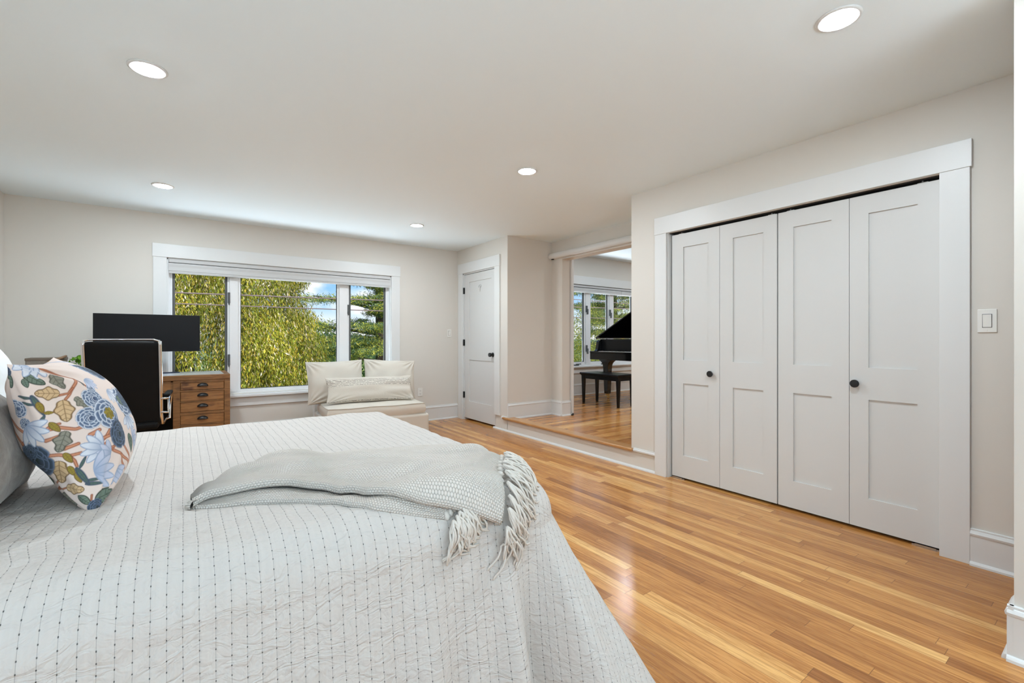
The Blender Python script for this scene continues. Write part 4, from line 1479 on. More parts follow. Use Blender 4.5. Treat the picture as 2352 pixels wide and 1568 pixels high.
MOT = [
    ('sage', (0.029, 0.163), -1.02, 0.0241),
    ('sage', (-0.02, 0.18), -1.76, 0.0219),
    ('sage', (0.01, 0.16), -1.65, 0.0122),
    ('grey', (0.078, 0.141), -1.46, 0.0246),
    ('tan', (0.036, 0.12), 2.72, 0.0243),
    ('tan', (0.048, 0.064), -1.85, 0.0293),
    ('grey', (0.09, 0.069), -1.23, 0.0204),
    ('blade', (-0.007, 0.127), -0.51, 0.0176),
    ('blade', (-0.009, 0.11), -0.52, 0.0175),
    ('blade', (0.008, 0.099), -1.53, 0.0297),
    ('olive', (0.01, 0.092), -1.59, 0.0153),
    ('olive', (0.019, 0.073), -0.38, 0.0098),
    ('blade', (-0.002, 0.059), -2.39, 0.0173),
    ('olive', (0.015, 0.034), -1.28, 0.0167),
    ('grey', (0.014, -0.007), -2.22, 0.0277),
    ('tan', (-0.023, -0.079), -2.03, 0.0325),
    ('tan', (-0.011, -0.132), -0.51, 0.0221),
    ('sage', (-0.099, -0.089), -1.72, 0.0267),
    ('olive', (0.003, -0.085), -1.5, 0.0144),
    ('olive', (0.009, -0.108), -1.56, 0.0151),
    ('olive', (0.009, -0.051), -1.41, 0.016),
    ('blade', (0.03, -0.076), 0.79, 0.0173),
    ('blade', (0.034, -0.13), -0.38, 0.0178),
    ('blade', (0.032, -0.14), -0.48, 0.0211),
    ('blade', (0.017, -0.11), -1.42, 0.029),
    ('sage', (-0.002, -0.167), -1.11, 0.0184),
    ('sage', (0.052, -0.183), -0.13, 0.0349),
    ('sage', (0.06, -0.2), 0.08, 0.0076),
    ('grey', (-0.062, -0.16), -0.68, 0.0288),
    ('blade', (0.13, 0.118), 1.47, 0.0106),
    ('sage', (0.221, -0.096), -1.72, 0.0289),
    ('blade', (0.258, -0.023), -1.47, 0.0294),
    ('blade', (0.098, -0.195), 0.13, 0.0215),
    ('peony0', (0.125, 0.068), 0.0, 0.0278),
    ('peony0', (0.086, 0.024), 0.0, 0.0281),
    ('peony', (0.142, 0.015), 0.0, 0.0414),
    ('slate', (0.155, -0.05), 0.0, 0.0394),
    ('peony0', (0.144, 0.096), 0.0, 0.0127),
    ('slate', (-0.065, -0.033), 0.0, 0.0447),
    ('slate', (-0.066, -0.006), 0.0, 0.0193),
    ('peony0', (-0.046, 0.107), 0.0, 0.0238),
    ('peony0', (-0.045, 0.064), 0.0, 0.0153),
    ('slate', (0.015, -0.197), 0.0, 0.0193),
    ('peony0', (0.284, 0.025), 0.0, 0.0461),
    ('slate', (-0.014, 0.201), 0.0, 0.0132),
    ('lily', (0.05, 0.207), -2.44, 0.0567),
    ('lily', (-0.042, 0.054), -1.06, 0.0611),
    ('lily', (0.079, -0.061), 2.5, 0.0566),
    ('lilac', (0.097, -0.088), 2.59, 0.0495),
    ('lilac', (0.047, -0.113), -0.16, 0.0688),
    ('lilac', (0.116, -0.139), -1.28, 0.0527),
    ('lily', (0.263, -0.024), -1.73, 0.0526),
    ('lilac', (0.33, 0.198), -0.17, 0.0365),
    ('lilac', (0.164, 0.121), -1.35, 0.0427),
    ('lily', (0.223, 0.07), -1.28, 0.0456),
]
# the print runs on over the rest of the cloth
_r = random.Random(8)
for _i in range(70):
    _w = _r.choice([-1, 1]) * _r.uniform(0.13, 0.55)
    if -0.16 < _w < 0.24:
        continue
    _k = _r.choice(['tan', 'grey', 'sage', 'olive', 'blade', 'peony', 'slate', 'lily', 'lilac', 'peony0'])
    MOT.append((_k, (_w, _r.uniform(-0.2, 0.2)), _r.uniform(0, 6.28), {'peony': 0.045, 'slate': 0.032, 'peony0': 0.035, 'lily': 0.06, 'lilac': 0.055}.get(_k, 0.027)))
pillow('floral_pillow', FW, FH, FTF, FTB, M_FLORAL, FLOC, FM, 'square cream cushion printed with blue peonies, tan leaves and coral branches', 'pillow', colf=floral_col, **FK)
pillow('velvet_pillow', 0.62, 0.42, 0.14, 0.10, M_VELVET, Vector((-0.492, 1.735, 0.892)), lean(0.0, math.radians(28)), 'taupe crushed velvet pillow at the left edge, behind the floral cushion', 'pillow', n=60, pinch=0.06, seed=9)
pillow('white_pillow', 0.70, 0.46, 0.10, 0.08, M_WHITEP, Vector((-0.58, 2.38, 0.925)), lean(0.0, math.radians(14)), 'white pillow standing at the back of the pillow pile, only its corner showing', 'pillow', n=60, pinch=0.06, seed=12)

# ------------------------------------------------------------------ desk and what stands on it
DX0, DX1, DY0, DY1, DZ = -1.15, 0.377, 5.23, 5.872, 0.81
dk = thing('writing_desk', 'rustic brown wooden pedestal desk with small drawers under the left side of the window', 'desk', (DX1, DY0, 0))


def dbox(mb, x0, x1, y0, y1, z0, z1):
    return mb.box(x0 - DX1, x1 - DX1, y0 - DY0, y1 - DY0, z0, z1)


dbox(MB(), DX0, DX1, DY0, DY1, 0.764, DZ).build('desk_top', M_FRAMEW, dk, bevel=0.003)
dbox(MB(), DX0 + 0.05, DX1 - 0.05, DY0 + 0.05, DY1 - 0.04, DZ - 0.002, DZ + 0.002).build('inlay', plain('zinc_inlay', (0.50, 0.53, 0.57), 0.22, spec=0.6), dk)


def pedestal(x0, x1):
    mb = MB()
    # posts, rails and side panels round the drawers
    dbox(mb, x0, x0 + 0.054, DY0 + 0.004, DY1 - 0.01, 0.05, 0.764)
    dbox(mb, x1 - 0.048, x1, DY0 + 0.004, DY1 - 0.01, 0.05, 0.764)
    dbox(mb, x0, x1, DY1 - 0.03, DY1 - 0.01, 0.05, 0.764)
    dbox(mb, x0 + 0.054, x1 - 0.048, DY0 + 0.03, DY0 + 0.05, 0.05, 0.764)
    for z0, z1 in ((0.741, 0.764), (0.657, 0.671), (0.558, 0.5665), (0.438, 0.4635), (0.338, 0.349), (0.09, 0.112)):
        dbox(mb, x0 + 0.054, x1 - 0.048, DY0 + 0.005, DY0 + 0.05, z0, z1)
    dbox(mb, x0 + 0.01, x1 - 0.01, DY0 + 0.02, DY1 - 0.02, 0.0, 0.05)
    mb.build('pedestal', M_FRAMEW, dk, bevel=0.002)
    # thin wood strip where the carcase meets the top section
    g = MB()
    dbox(g, x0 - 0.0005, x1 + 0.0015, DY0 + 0.0025, DY1 - 0.012, 0.659, 0.6625)
    g.build('joint', M_RUSTIC, dk)
    for z0, z1 in ((0.674, 0.739), (0.5685, 0.655), (0.466, 0.556), (0.351, 0.436), (0.232, 0.336), (0.115, 0.228)):
        m_ = MB()
        dbox(m_, x0 + 0.057, x1 - 0.051, DY0 + 0.008, DY0 + 0.03, z0, z1)
        dr = m_.build('drawer', M_RUSTIC, dk, bevel=0.003)
        cx = (x0 + x1) / 2 + 0.003 - DX1
        cz = (z0 + z1) / 2 + 0.012
        # cup pull: quarter dome open below
        vs, fs = [], []
        na, nb = 13, 6
        for i in range(na):
            a = math.pi * i / (na - 1)
            for j in range(nb):
                b2 = (math.pi / 2) * j / (nb - 1)
                rx, ry, rz_ = 0.041, 0.024, 0.026
                vs.append((cx + rx * math.cos(a) * (0.35 + 0.65 * math.cos(b2)) if j else cx + rx * math.cos(a), 0.007 - ry * math.sin(b2), cz - 0.013 + rz_ * math.sin(a) * math.cos(b2)))
        for i in range(na - 1):
            for j in range(nb - 1):
                fs.append((i * nb + j, (i + 1) * nb + j, (i + 1) * nb + j + 1, i * nb + j + 1))
        h_ = MB().add(vs, fs)
        h_.prism([(cx - DX1 * 0 + 0.043 * math.cos(a), cz - 0.013 + 0.029 * math.sin(a)) for a in np.linspace(0, math.pi, 15)], 'y', 0.004, 0.008)
        hh = h_.build('cup_pull', M_CUP, dr, smooth=False, auto=50)
        sl = hh.modifiers.new('thick', 'SOLIDIFY')
        sl.thickness = 0.002


pedestal(-0.073, DX1)
pedestal(DX0, DX0 + 0.45)
cd = MB()
dbox(cd, DX0 + 0.47, -0.09, DY0 + 0.01, DY0 + 0.03, 0.672, 0.752)
cd.build('drawer', M_RUSTIC, dk, bevel=0.003)
cd = MB()
dbox(cd, DX0 + 0.45, -0.073, DY0 + 0.012, DY0 + 0.04, 0.655, 0.672)
dbox(cd, DX0 + 0.45, -0.073, DY0 + 0.012, DY0 + 0.04, 0.752, 0.764)
dbox(cd, -0.09, -0.073, DY0 + 0.012, DY0 + 0.04, 0.66, 0.764)
cd.build('apron', M_FRAMEW, dk)
cd = MB()
dbox(cd, DX0 + 0.45, -0.073, DY1 - 0.05, DY1 - 0.03, 0.06, 0.764)
cd.build('back_panel', M_SHADE, dk)  # panel colour carries the shade of the knee hole

mo = thing('monitor', 'ultrawide black computer monitor standing on the desk in front of the window', 'monitor', (-0.2585, 5.55, DZ + 0.003))
MB().box(-0.3965, 0.3965, -0.006, 0.0, 0.219, 0.571).build('screen', M_SCREEN, mo)
MB().box(-0.3985, 0.3985, -0.004, 0.022, 0.217, 0.573).box(-0.15, 0.15, 0.02, 0.06, 0.30, 0.50).build('housing', M_SCREENF, mo, bevel=0.003)
MB().box(-0.025, 0.025, 0.055, 0.085, 0.0, 0.40).build('stand_neck', M_SCREENF, mo, bevel=0.004)
mb = MB()
for sx_ in (-1, 1):
    mb.prism([(0, 0.05), (sx_ * 0.02, 0.03), (sx_ * 0.235, 0.145), (sx_ * 0.225, 0.165), (0, 0.10)][::(1 if sx_ > 0 else -1)], 'z', 0.0, 0.010)
mb.box(-0.03, 0.03, 0.04, 0.11, 0, 0.02)
mb.build('stand_base', plain('stand_navy', (0.03, 0.04, 0.07), 0.3), mo, fix=True)

bx = thing('woven_box', 'small taupe woven storage box on the left end of the desk', 'box', (-0.945, 5.52, DZ + 0.003))
MB().box(-0.115, 0.115, -0.09, 0.09, 0.0, 0.172).build('body', M_WOVEN, bx, bevel=0.008)
MB().box(-0.118, 0.118, -0.093, 0.093, 0.155, 0.178).build('rim', plain('box_rim', (0.16, 0.125, 0.095), 0.8), bx, bevel=0.004)
mb = MB()
mb.tube([(0.0, -0.096, 0.11), (0.03, -0.105, 0.145), (0.08, -0.108, 0.165), (0.12, -0.10, 0.185), (0.125, -0.06, 0.19)], 0.011, 8)
mb.build('handle', plain('tan_leather', (0.22, 0.13, 0.07), 0.6), bx, smooth=True)


def leaf_cloud(centers, normals_jit, length, width, rng_, along=None, bend=0.0):
    """diamond leaves: returns V (4n,3), F"""
    n = len(centers)
    d = rng_.normal(size=(n, 3)) if along is None else along + rng_.normal(size=(n, 3)) * normals_jit
    d /= np.linalg.norm(d, axis=1, keepdims=True)
    r_ = rng_.normal(size=(n, 3))
    sd = np.cross(d, r_)
    sd /= np.maximum(np.linalg.norm(sd, axis=1, keepdims=True), 1e-9)
    L = length * rng_.uniform(0.7, 1.25, (n, 1))
    Wd = width * rng_.uniform(0.7, 1.25, (n, 1))
    up = np.cross(sd, d)
    a = centers - d * L * 0.5
    c = centers + d * L * 0.5 - up * L * bend
    b2 = centers + sd * Wd * 0.5 + up * Wd * 0.12
    e = centers - sd * Wd * 0.5 + up * Wd * 0.12
    V = np.stack([a, b2, c, e], 1).reshape(-1, 3)
    F = np.arange(4 * n).reshape(n, 4)
    return V, F


pp = thing('potted_plant', 'small bright green leafy plant in a dark pot behind the office chair', 'plant', (-0.715, 5.47, DZ + 0.003))
MB().lathe([(0.045, 0), (0.05, 0.004), (0.060, 0.085), (0.063, 0.09), (0.058, 0.092), (0.052, 0.082)], (0, 0, 0)).build('pot', M_POT, pp, auto=40)
r7 = np.random.default_rng(7)
st = MB()
cen = []
for i in range(60):
    a, e = r7.uniform(0, 6.28), r7.uniform(0.1, 1.45)
    rr_ = 0.095 * math.sqrt(r7.uniform(0.25, 1))
    tip_ = np.array([rr_ * math.cos(a) * math.cos(e) * 1.1, rr_ * math.sin(a) * math.cos(e) * 1.1, 0.095 + rr_ * math.sin(e) * 1.05])
    cen.append(tip_)
    if i < 22:
        st.tube([(0.25 * tip_[0], 0.25 * tip_[1], 0.08), tuple(tip_)], 0.0012, 5)
st.build('stems', plain('stem_green', (0.10, 0.20, 0.03), 0.6), pp)
cen = np.array(cen)
Vp, Fp, Cp = [], [], []
for i, c in enumerate(cen):
    dr = c - np.array([0, 0, 0.06])
    dr /= np.linalg.norm(dr)
    dr = dr + r7.normal(size=3) * 0.5
    dr /= np.linalg.norm(dr)
    sd = np.cross(dr, r7.normal(size=3))
    sd /= np.linalg.norm(sd)
    nn = np.cross(sd, dr)
    L, Wd = r7.uniform(0.030, 0.042), r7.uniform(0.020, 0.028)
    k0 = len(Vp)
    for s_, wf, z_ in ((-0.5, 0.05, 0), (-0.2, 0.9, 0.1), (0.15, 0.95, 0.12), (0.5, 0.05, -0.05)):
        for q in (-1, 0, 1):
            Vp.append(c + dr * L * s_ + sd * q * Wd / 2 * wf + nn * L * (z_ + 0.08 * abs(q)))
    for r_ in range(3):
        for q in range(2):
            Fp.append((k0 + r_ * 3 + q, k0 + r_ * 3 + q + 1, k0 + r_ * 3 + q + 4, k0 + r_ * 3 + q + 3))
    tc_ = np.array([0.13, 0.34, 0.03]) * r7.uniform(0.5, 1.5) + np.array([0.05, 0.03, 0]) * r7.uniform(0, 1)
    Cp += [tc_] * 12
raw_mesh('foliage', Vp, Fp, M_LEAF, pp, None, np.array(Cp), smooth=True)

# ------------------------------------------------------------------ office chair
ch = thing('office_chair', 'black leather high-back office chair with chrome side rails seen from behind, before the desk', 'chair', (-0.355, 4.82, 0), math.radians(-3))


def back_curve(f):
    """side profile of the back (f 0 bottom .. 1 top): local y, z"""
    z = 0.49 + 0.645 * f
    y = -0.225 + 0.05 * (1 - f) ** 2 * 1.2 - 0.055 * f + 0.02 * math.sin(math.pi * f)
    return y, z


HW = 0.213
P_ = []
prof = [back_curve(f) for f in np.linspace(-0.06, 0.97, 26)]
# roll over the top and back down inside
top_y, top_z = prof[-1]
ring = []
for (y, z) in prof:
    ring.append((y - 0.022, z))
for a in np.linspace(0, math.pi, 9)[1:-1]:
    ring.append((top_y - 0.022 * math.cos(a), top_z + 0.020 * math.sin(a)))
for (y, z) in prof[::-1]:
    ring.append((y + 0.022, z))
mb = MB()
nx = 15
vs, fs = [], []
kx = [HW * math.sin(t_ * math.pi / 2) for t_ in np.linspace(-1, 1, nx)]
m_ = len(ring)
for x in kx:
    ed_ = abs(x) / HW
    for (y, z) in ring:
        cy_ = top_y if z > top_z else np.interp(z, [p[1] for p in prof], [p[0] for p in prof])
        vs.append((x, cy_ + (y - cy_) * (1 - 0.45 * ed_ ** 6) + 0.012 * (ed_ ** 2) - 0.006, z - 0.008 * ed_ ** 4 * (z > 1.0)))
for i in range(nx - 1):
    for j in range(m_):
        fs.append((i * m_ + j, i * m_ + (j + 1) % m_, (i + 1) * m_ + (j + 1) % m_, (i + 1) * m_ + j))
fs.append(tuple(range(m_)))
fs.append(tuple((nx - 1) * m_ + j for j in range(m_))[::-1])
mb.add(vs, fs).build('backrest', M_LEATHER, ch, auto=50, fix=True)
mb = MB()
mb.box(-HW * 0.98, HW * 0.98, -0.215, 0.27, 0.435, 0.492)
mb.build('seat', M_LEATHER, ch, bevel=0.02, seg=3)
for s_ in (-1, 1):
    x = s_ * (HW + 0.012)
    path = [(x, back_curve(f)[0] - 0.004, back_curve(f)[1]) for f in np.linspace(1.0, 0.08, 22)]
    path += [(x * 1.012, -0.175, 0.500), (x * 1.012, -0.14, 0.472), (x * 1.012, -0.08, 0.460), (x * 1.012, 0.28, 0.462)]
    MB().tube(path, 0.0125, 12).build('side_rail', M_CHROME, ch, smooth=True)
    ax = s_ * (HW + 0.045)
    mb = MB()
    mb.tube([(x, -0.205, 0.675), (ax, -0.205, 0.675), (ax + s_ * 0.012, -0.19, 0.678), (ax + s_ * 0.012, 0.12, 0.68), (ax + s_ * 0.01, 0.16, 0.66), (ax, 0.17, 0.58), (ax, 0.13, 0.47), (x, 0.12, 0.462)], 0.0095, 10)
    mb.tube([(x, -0.19, 0.565), (ax + s_ * 0.012, -0.185, 0.560), (ax + s_ * 0.012, -0.16, 0.58), (ax + s_ * 0.010, -0.13, 0.668)], 0.0085, 10)
    ar = mb.build('armrest', M_CHROME, ch, smooth=True)
    MB().box(ax - 0.020, ax + 0.026, -0.20, 0.10, 0.687, 0.715).build('arm_pad', M_LEATHER, ar, bevel=0.012, seg=3)
MB().tube([(-(HW + 0.012), back_curve(1.0)[0] - 0.004, back_curve(1.0)[1]), (-(HW - 0.03), back_curve(1.0)[0] + 0.012, back_curve(1.0)[1] + 0.012), (HW - 0.03, back_curve(1.0)[0] + 0.012, back_curve(1.0)[1] + 0.012), (HW + 0.012, back_curve(1.0)[0] - 0.004, back_curve(1.0)[1])], 0.007, 10).build('top_bar', M_CHROME, ch, smooth=True)
MB().lathe([(0.028, 0.12), (0.028, 0.30), (0.035, 0.31), (0.035, 0.40), (0.09, 0.425), (0.09, 0.44)], (0, 0.03, 0)).build('gas_column', M_BLACK, ch, auto=40)
mb = MB()
for i in range(5):
    a = 2 * math.pi * i / 5 + 0.3
    mb.tube([(0, 0.03, 0.12), (0.16 * math.cos(a), 0.03 + 0.16 * math.sin(a), 0.105), (0.30 * math.cos(a), 0.03 + 0.30 * math.sin(a), 0.075)], [0.026, 0.02, 0.014], 8)
mb.build('star_base', M_CHROME, ch, smooth=True)
for i in range(5):
    a = 2 * math.pi * i / 5 + 0.3
    cx, cy_ = 0.30 * math.cos(a), 0.03 + 0.30 * math.sin(a)
    MB().lathe([(0.02, -0.022), (0.027, -0.02), (0.027, 0.02), (0.02, 0.022)], (cx, cy_, 0.027), (-math.sin(a), math.cos(a), 0), 16).tube([(cx, cy_, 0.03), (cx, cy_, 0.075)], 0.006, 6).build('caster', M_BLACK, ch)

# ------------------------------------------------------------------ settee
SR = math.atan2(4.835 - 4.94, 2.265 - 1.213)
se = thing('settee', 'armless cream linen settee with one thick seat cushion under the right of the window', 'sofa', (1.213, 4.94, 0), SR)
MB().box(-0.03, 1.097, -0.018, 0.80, 0.045, 0.302).build('base', M_LINEN, se, bevel=0.03, seg=4)
SW, SD, SH0, SH1 = 1.057, 0.80, 0.300, 0.428
# seat cushion: puffed top
n = 40
us = np.sin(np.linspace(-1, 1, n) * math.pi / 2)
UU, VV = np.meshgrid(us, us, indexing='ij')
puff = ((1 - UU ** 8) * (1 - VV ** 8)) ** 0.4
topz = SH1 - 0.014 + 0.020 * ((1 - UU ** 2) * (1 - VV ** 2)) ** 0.5 + 0.003 * np.sin(UU * 7 + VV * 4)
rnd = lambda a, b2: a * (1 - 0.02 * b2 ** 8)
Xc = SW / 2 + rnd(UU, VV) * SW / 2
Yc = SD / 2 + rnd(VV, UU) * SD / 2
vs, fs = [], []
mb = MB()
topv = [(Xc[i, j], Yc[i, j], topz[i, j]) for i in range(n) for j in range(n)]
mb.add(topv, [(i * n + j, (i + 1) * n + j, (i + 1) * n + j + 1, i * n + j + 1) for i in range(n - 1) for j in range(n - 1)])
per = [(i, 0) for i in range(n)] + [(n - 1, j) for j in range(1, n)] + [(i, n - 1) for i in range(n - 2, -1, -1)] + [(0, j) for j in range(n - 2, 0, -1)]
ringv = []
levels = [0.0, 0.25, 0.5, 0.75, 1.0]
for L in levels:
    for (i, j) in per:
        bul = 0.014 * math.sin(math.pi * L)
        cx, cy_ = Xc[i, j] - SW / 2, Yc[i, j] - SD / 2
        ringv.append((SW / 2 + cx * (1 + bul / 0.5), SD / 2 + cy_ * (1 + bul / 0.4), topz[i, j] - 0.001 - L * (SH1 - SH0 - 0.016)))
np_ = len(per)
mb.add(ringv, [(a * np_ + q, (a + 1) * np_ + q, (a + 1) * np_ + (q + 1) % np_, a * np_ + (q + 1) % np_) for a in range(len(levels) - 1) for q in range(np_)] + [tuple((len(levels) - 1) * np_ + q for q in range(np_))])
sc_ = mb.build('seat_cushion', M_LINEN, se, auto=60, fix=True)
pip = [(Xc[i, j], Yc[i, j], topz[i, j]) for (i, j) in per]
mb = MB().tube(pip + [pip[0]], 0.0045, 8, cap=False)
low = [(p[0], p[1], SH0 + 0.014) for p in pip]
mb.tube(low + [low[0]], 0.0045, 8, cap=False)
mb.build('piping', plain('linen_piping', (0.47, 0.42, 0.345), 0.9), sc_, smooth=True)
for x, y in ((1.05, 0.03), (0.02, 0.03), (1.05, 0.75), (0.06, 0.70)):
    MB().lathe([(0.017, 0), (0.022, 0.046)], (x, y, 0), n=14).build('leg', M_BLACK, se)
MB().lathe([(0.013, 0), (0.020, 0.05), (0.020, 0.40), (0.016, 0.42)], (-0.022, 0.83, 0), n=18).build('back_post', M_TRIM, se, auto=40)
fwd = SR - math.pi / 2
c_, s_ = math.cos(SR), math.sin(SR)


def on_settee(x, y, z):
    return Vector((1.213 + x * c_ - y * s_, 4.94 + x * s_ + y * c_, z))


pillow('cushion', 0.63, 0.50, 0.105, 0.085, M_LINEN2, on_settee(0.178, 0.60, 0.655), lean(fwd, math.radians(17), math.radians(1.5)), 'plain cream back cushion on the left half of the settee', 'cushion', 'back cushions of the settee', n=54, pinch=0.05, seed=21, wr=0.008, ex=0.42)
pillow('cushion', 0.63, 0.49, 0.105, 0.085, M_LINEN2, on_settee(0.812, 0.60, 0.655), lean(fwd, math.radians(17), math.radians(-3.5)), 'plain cream back cushion on the right half of the settee', 'cushion', 'back cushions of the settee', n=54, pinch=0.05, seed=33, wr=0.008, ex=0.42)
pillow('lumbar_pillow', 0.985, 0.30, 0.075, 0.06, M_FRINGE, on_settee(0.52, 0.335, 0.575), lean(fwd, math.radians(24), math.radians(-0.5)), 'long cream lumbar pillow with black ragged thread stripes in front of the settee cushions', 'pillow', n=60, pinch=0.05, seed=5, wr=0.004, ex=0.45)

# ------------------------------------------------------------------ grand piano and bench
PX, PY = 5.50, 4.65
pn_ = thing('grand_piano', 'black grand piano with its lid raised in the next room', 'piano', (PX, PY, 0.15))
# z below is above the raised floor
rim = [(0.24, 0.75), (1.00, 0.75)]
rim += [(1.00 + 0.50 * math.sin(a), 0.45 + 0.30 * math.cos(a)) for a in np.linspace(0.15, math.pi / 2 + 0.5, 12)]
rim += [(1.28, -0.02), (1.06, -0.25), (0.90, -0.50), (0.84, -0.75), (0.24, -0.75)]
MB().prism(rim, 'z', 0.665, 1.000).build('case', M_EBONY, pn_, fix=True, bevel=0.004)
MB().box(0.0, 0.26, -0.75, 0.75, 0.665, 0.775).box(-0.008, 0.02, -0.75, 0.75, 0.775, 0.797).build('key_bed', M_EBONY, pn_, bevel=0.005)
for s_ in (-1, 1):
    a0, a1 = sorted((s_ * 0.69, s_ * 0.75))
    MB().prism([(0.0, 0.775), (0.0, 0.80), (0.10, 0.805), (0.125, 0.83), (0.14, 0.90), (0.15, 0.955), (0.17, 0.98), (0.26, 0.995), (0.26, 0.775)], 'y', a0, a1).build('arm', M_EBONY, pn_, fix=True, bevel=0.005)
MB().box(0.225, 0.245, -0.69, 0.69, 0.80, 0.985).build('fallboard', M_EBONY2, pn_, bevel=0.004)
wk = MB()
for i in range(52):
    y0 = -0.61 + 1.22 * i / 52
    wk.box(0.055, 0.215, y0 + 0.0006, y0 + 1.22 / 52 - 0.0006, 0.775, 0.802)
wk.build('white_keys', M_IVORY, pn_)
bk = MB()
for i in range(51):
    if i % 7 in (0, 2, 3, 5, 6):
        y0 = -0.61 + 1.22 * (i + 1) / 52
        bk.box(0.115, 0.215, y0 - 0.006, y0 + 0.006, 0.80, 0.815)
bk.build('black_keys', M_EBONY2, pn_)
# raised lid, hinged along the bass side
LA = math.radians(28.2)
lid = [(0.15, 0.0), (1.00, 0.0)] + [(1.00 + 0.52 * math.sin(a), 0.31 * (1 - math.cos(a))) for a in np.linspace(0.2, math.pi / 2 + 0.5, 10)] + [(1.28, 0.78), (1.06, 1.00), (0.90, 1.26), (0.86, 1.52), (0.15, 1.52)]
vs = []
for off in (0.0, 0.022):
    for (x, q) in lid:
        y = 0.765 - q * math.cos(LA) + off * math.sin(LA)
        z = 1.004 + q * math.sin(LA) + off * math.cos(LA)
        vs.append((x, y, z))
k_ = len(lid)
MB().add(vs, [tuple(range(k_)), tuple(range(k_, 2 * k_))[::-1]] + [(i, k_ + i, k_ + (i + 1) % k_, (i + 1) % k_) for i in range(k_)]).build('lid', M_EBONY, pn_, fix=True, bevel=0.004)
MB().tube([(0.50, -0.70, 1.0), (0.48, -0.55, 1.004 + 1.315 * math.tan(LA) - 0.004)], 0.010, 8).build('lid_prop', M_EBONY, pn_)
MB().tube([(0.235, 0.30, 1.0), (0.215, 0.26, 1.012), (0.205, 0.20, 1.016)], 0.004, 6).build('hook', M_BRASS, pn_)
for x, y in ((0.30, 0.635), (0.30, -0.635), (1.28, 0.30)):
    mb = MB()

    def sq(zz, hx, hy):
        return [(x - hx, y - hy, zz), (x + hx, y - hy, zz), (x + hx, y + hy, zz), (x - hx, y + hy, zz)]
    st_ = [(0.085, 0.040, 0.040), (0.50, 0.052, 0.052), (0.56, 0.055, 0.058), (0.60, 0.058, 0.075), (0.63, 0.060, 0.11), (0.665, 0.062, 0.165)]
    vs = []
    for z_, hx, hy in st_:
        vs += sq(z_, hx, hy)
    fs = [(0, 3, 2, 1), (20, 21, 22, 23)] + [(r * 4 + q, r * 4 + (q + 1) % 4, (r + 1) * 4 + (q + 1) % 4, (r + 1) * 4 + q) for r in range(5) for q in range(4)]
    lg = mb.add(vs, fs).build('leg', M_EBONY, pn_, bevel=0.004)
    MB().lathe([(0.034, 0.055), (0.036, 0.085)], (x, y, 0), n=16).lathe([(0.018, -0.012), (0.026, -0.010), (0.026, 0.010), (0.018, 0.012)], (x + 0.008, y - 0.012, 0.027), (0.5, 0.86, 0), 16).box(x - 0.01, x + 0.02, y - 0.03, y - 0.02, 0.02, 0.06).build('caster', M_BRASS, lg)
ly_ = MB().box(0.40, 0.46, 0.10, 0.13, 0.10, 0.67).box(0.40, 0.46, -0.13, -0.10, 0.10, 0.67).box(0.36, 0.48, -0.18, 0.18, 0.07, 0.11)
ly_.build('lyre', M_EBONY, pn_, bevel=0.004)
for y in (-0.08, 0.0, 0.08):
    MB().box(0.20, 0.38, y - 0.018, y + 0.018, 0.05, 0.062).build('pedal', M_BRASS, pn_, bevel=0.003)

be = thing('piano_bench', 'black wooden piano bench with tapered legs in front of the grand piano', 'bench', (5.275, 4.815, 0.15))
MB().box(-0.205, 0.205, -0.395, 0.395, 0.452, 0.480).build('bench_top', M_EBONY2, be, bevel=0.010, seg=3)
MB().box(-0.19, 0.19, -0.38, 0.38, 0.438, 0.452).box(-0.165, 0.165, -0.36, 0.36, 0.385, 0.44).build('apron', M_EBONY2, be, bevel=0.002)
for sx_ in (-1, 1):
    for sy_ in (-1, 1):
        x, y = sx_ * 0.150, sy_ * 0.352
        vs = []
        for z_, hw in ((0, 0.0155), (0.385, 0.0245), (0.44, 0.0255)):
            vs += [(x - hw, y - hw, z_), (x + hw, y - hw, z_), (x + hw, y + hw, z_), (x - hw, y + hw, z_)]
        MB().add(vs, [(0, 3, 2, 1), (8, 9, 10, 11)] + [(r * 4 + q, r * 4 + (q + 1) % 4, (r + 1) * 4 + (q + 1) % 4, (r + 1) * 4 + q) for r in range(2) for q in range(4)]).build('leg', M_EBONY2, be, bevel=0.002)

# ------------------------------------------------------------------ outdoors
GZ = -3.2
gm, t, b = base_mat('lawn')
tc = t.new('ShaderNodeTexCoord')
t.put(b.inputs['Base Color'], t.ramp(t.noise(tc.outputs['Object'], 1.4, 5, 0.6), [(0.3, (0.07, 0.13, 0.03)), (0.7, (0.20, 0.27, 0.07))]))
b.inputs['Roughness'].default_value = 0.95
g_ = MB().box(-150, 200, 6.3, 170, GZ - 0.5, GZ).build('ground', gm)
g_['kind'] = 'structure'
# wooded ridge on the skyline
rg = np.random.default_rng(11)
hx = np.linspace(-120, 260, 120)
hy = np.linspace(0, 1, 14)
HXg, HYg = np.meshgrid(hx, hy, indexing='ij')
crest = 4.6 + 0.7 * np.sin(hx * 0.021 + 1) + 0.5 * np.sin(hx * 0.07) + 0.25 * rg.normal(size=len(hx))
Zg = GZ + np.sin(HYg * math.pi / 2) ** 0.8 * crest[:, None] + 0.35 * rg.normal(size=HXg.shape)
hm, t, b = base_mat('far_woods')
tc = t.new('ShaderNodeTexCoord')
t.put(b.inputs['Base Color'], t.ramp(t.noise(tc.outputs['Object'], 0.35, 6, 0.7), [(0.3, (0.07, 0.12, 0.10)), (0.7, (0.17, 0.24, 0.15))]))
b.inputs['Roughness'].default_value = 1.0
hl = grid_mesh('hills', np.stack([HXg, 110 + HYg * 40, Zg], -1), hm)
hl['kind'] = 'structure'


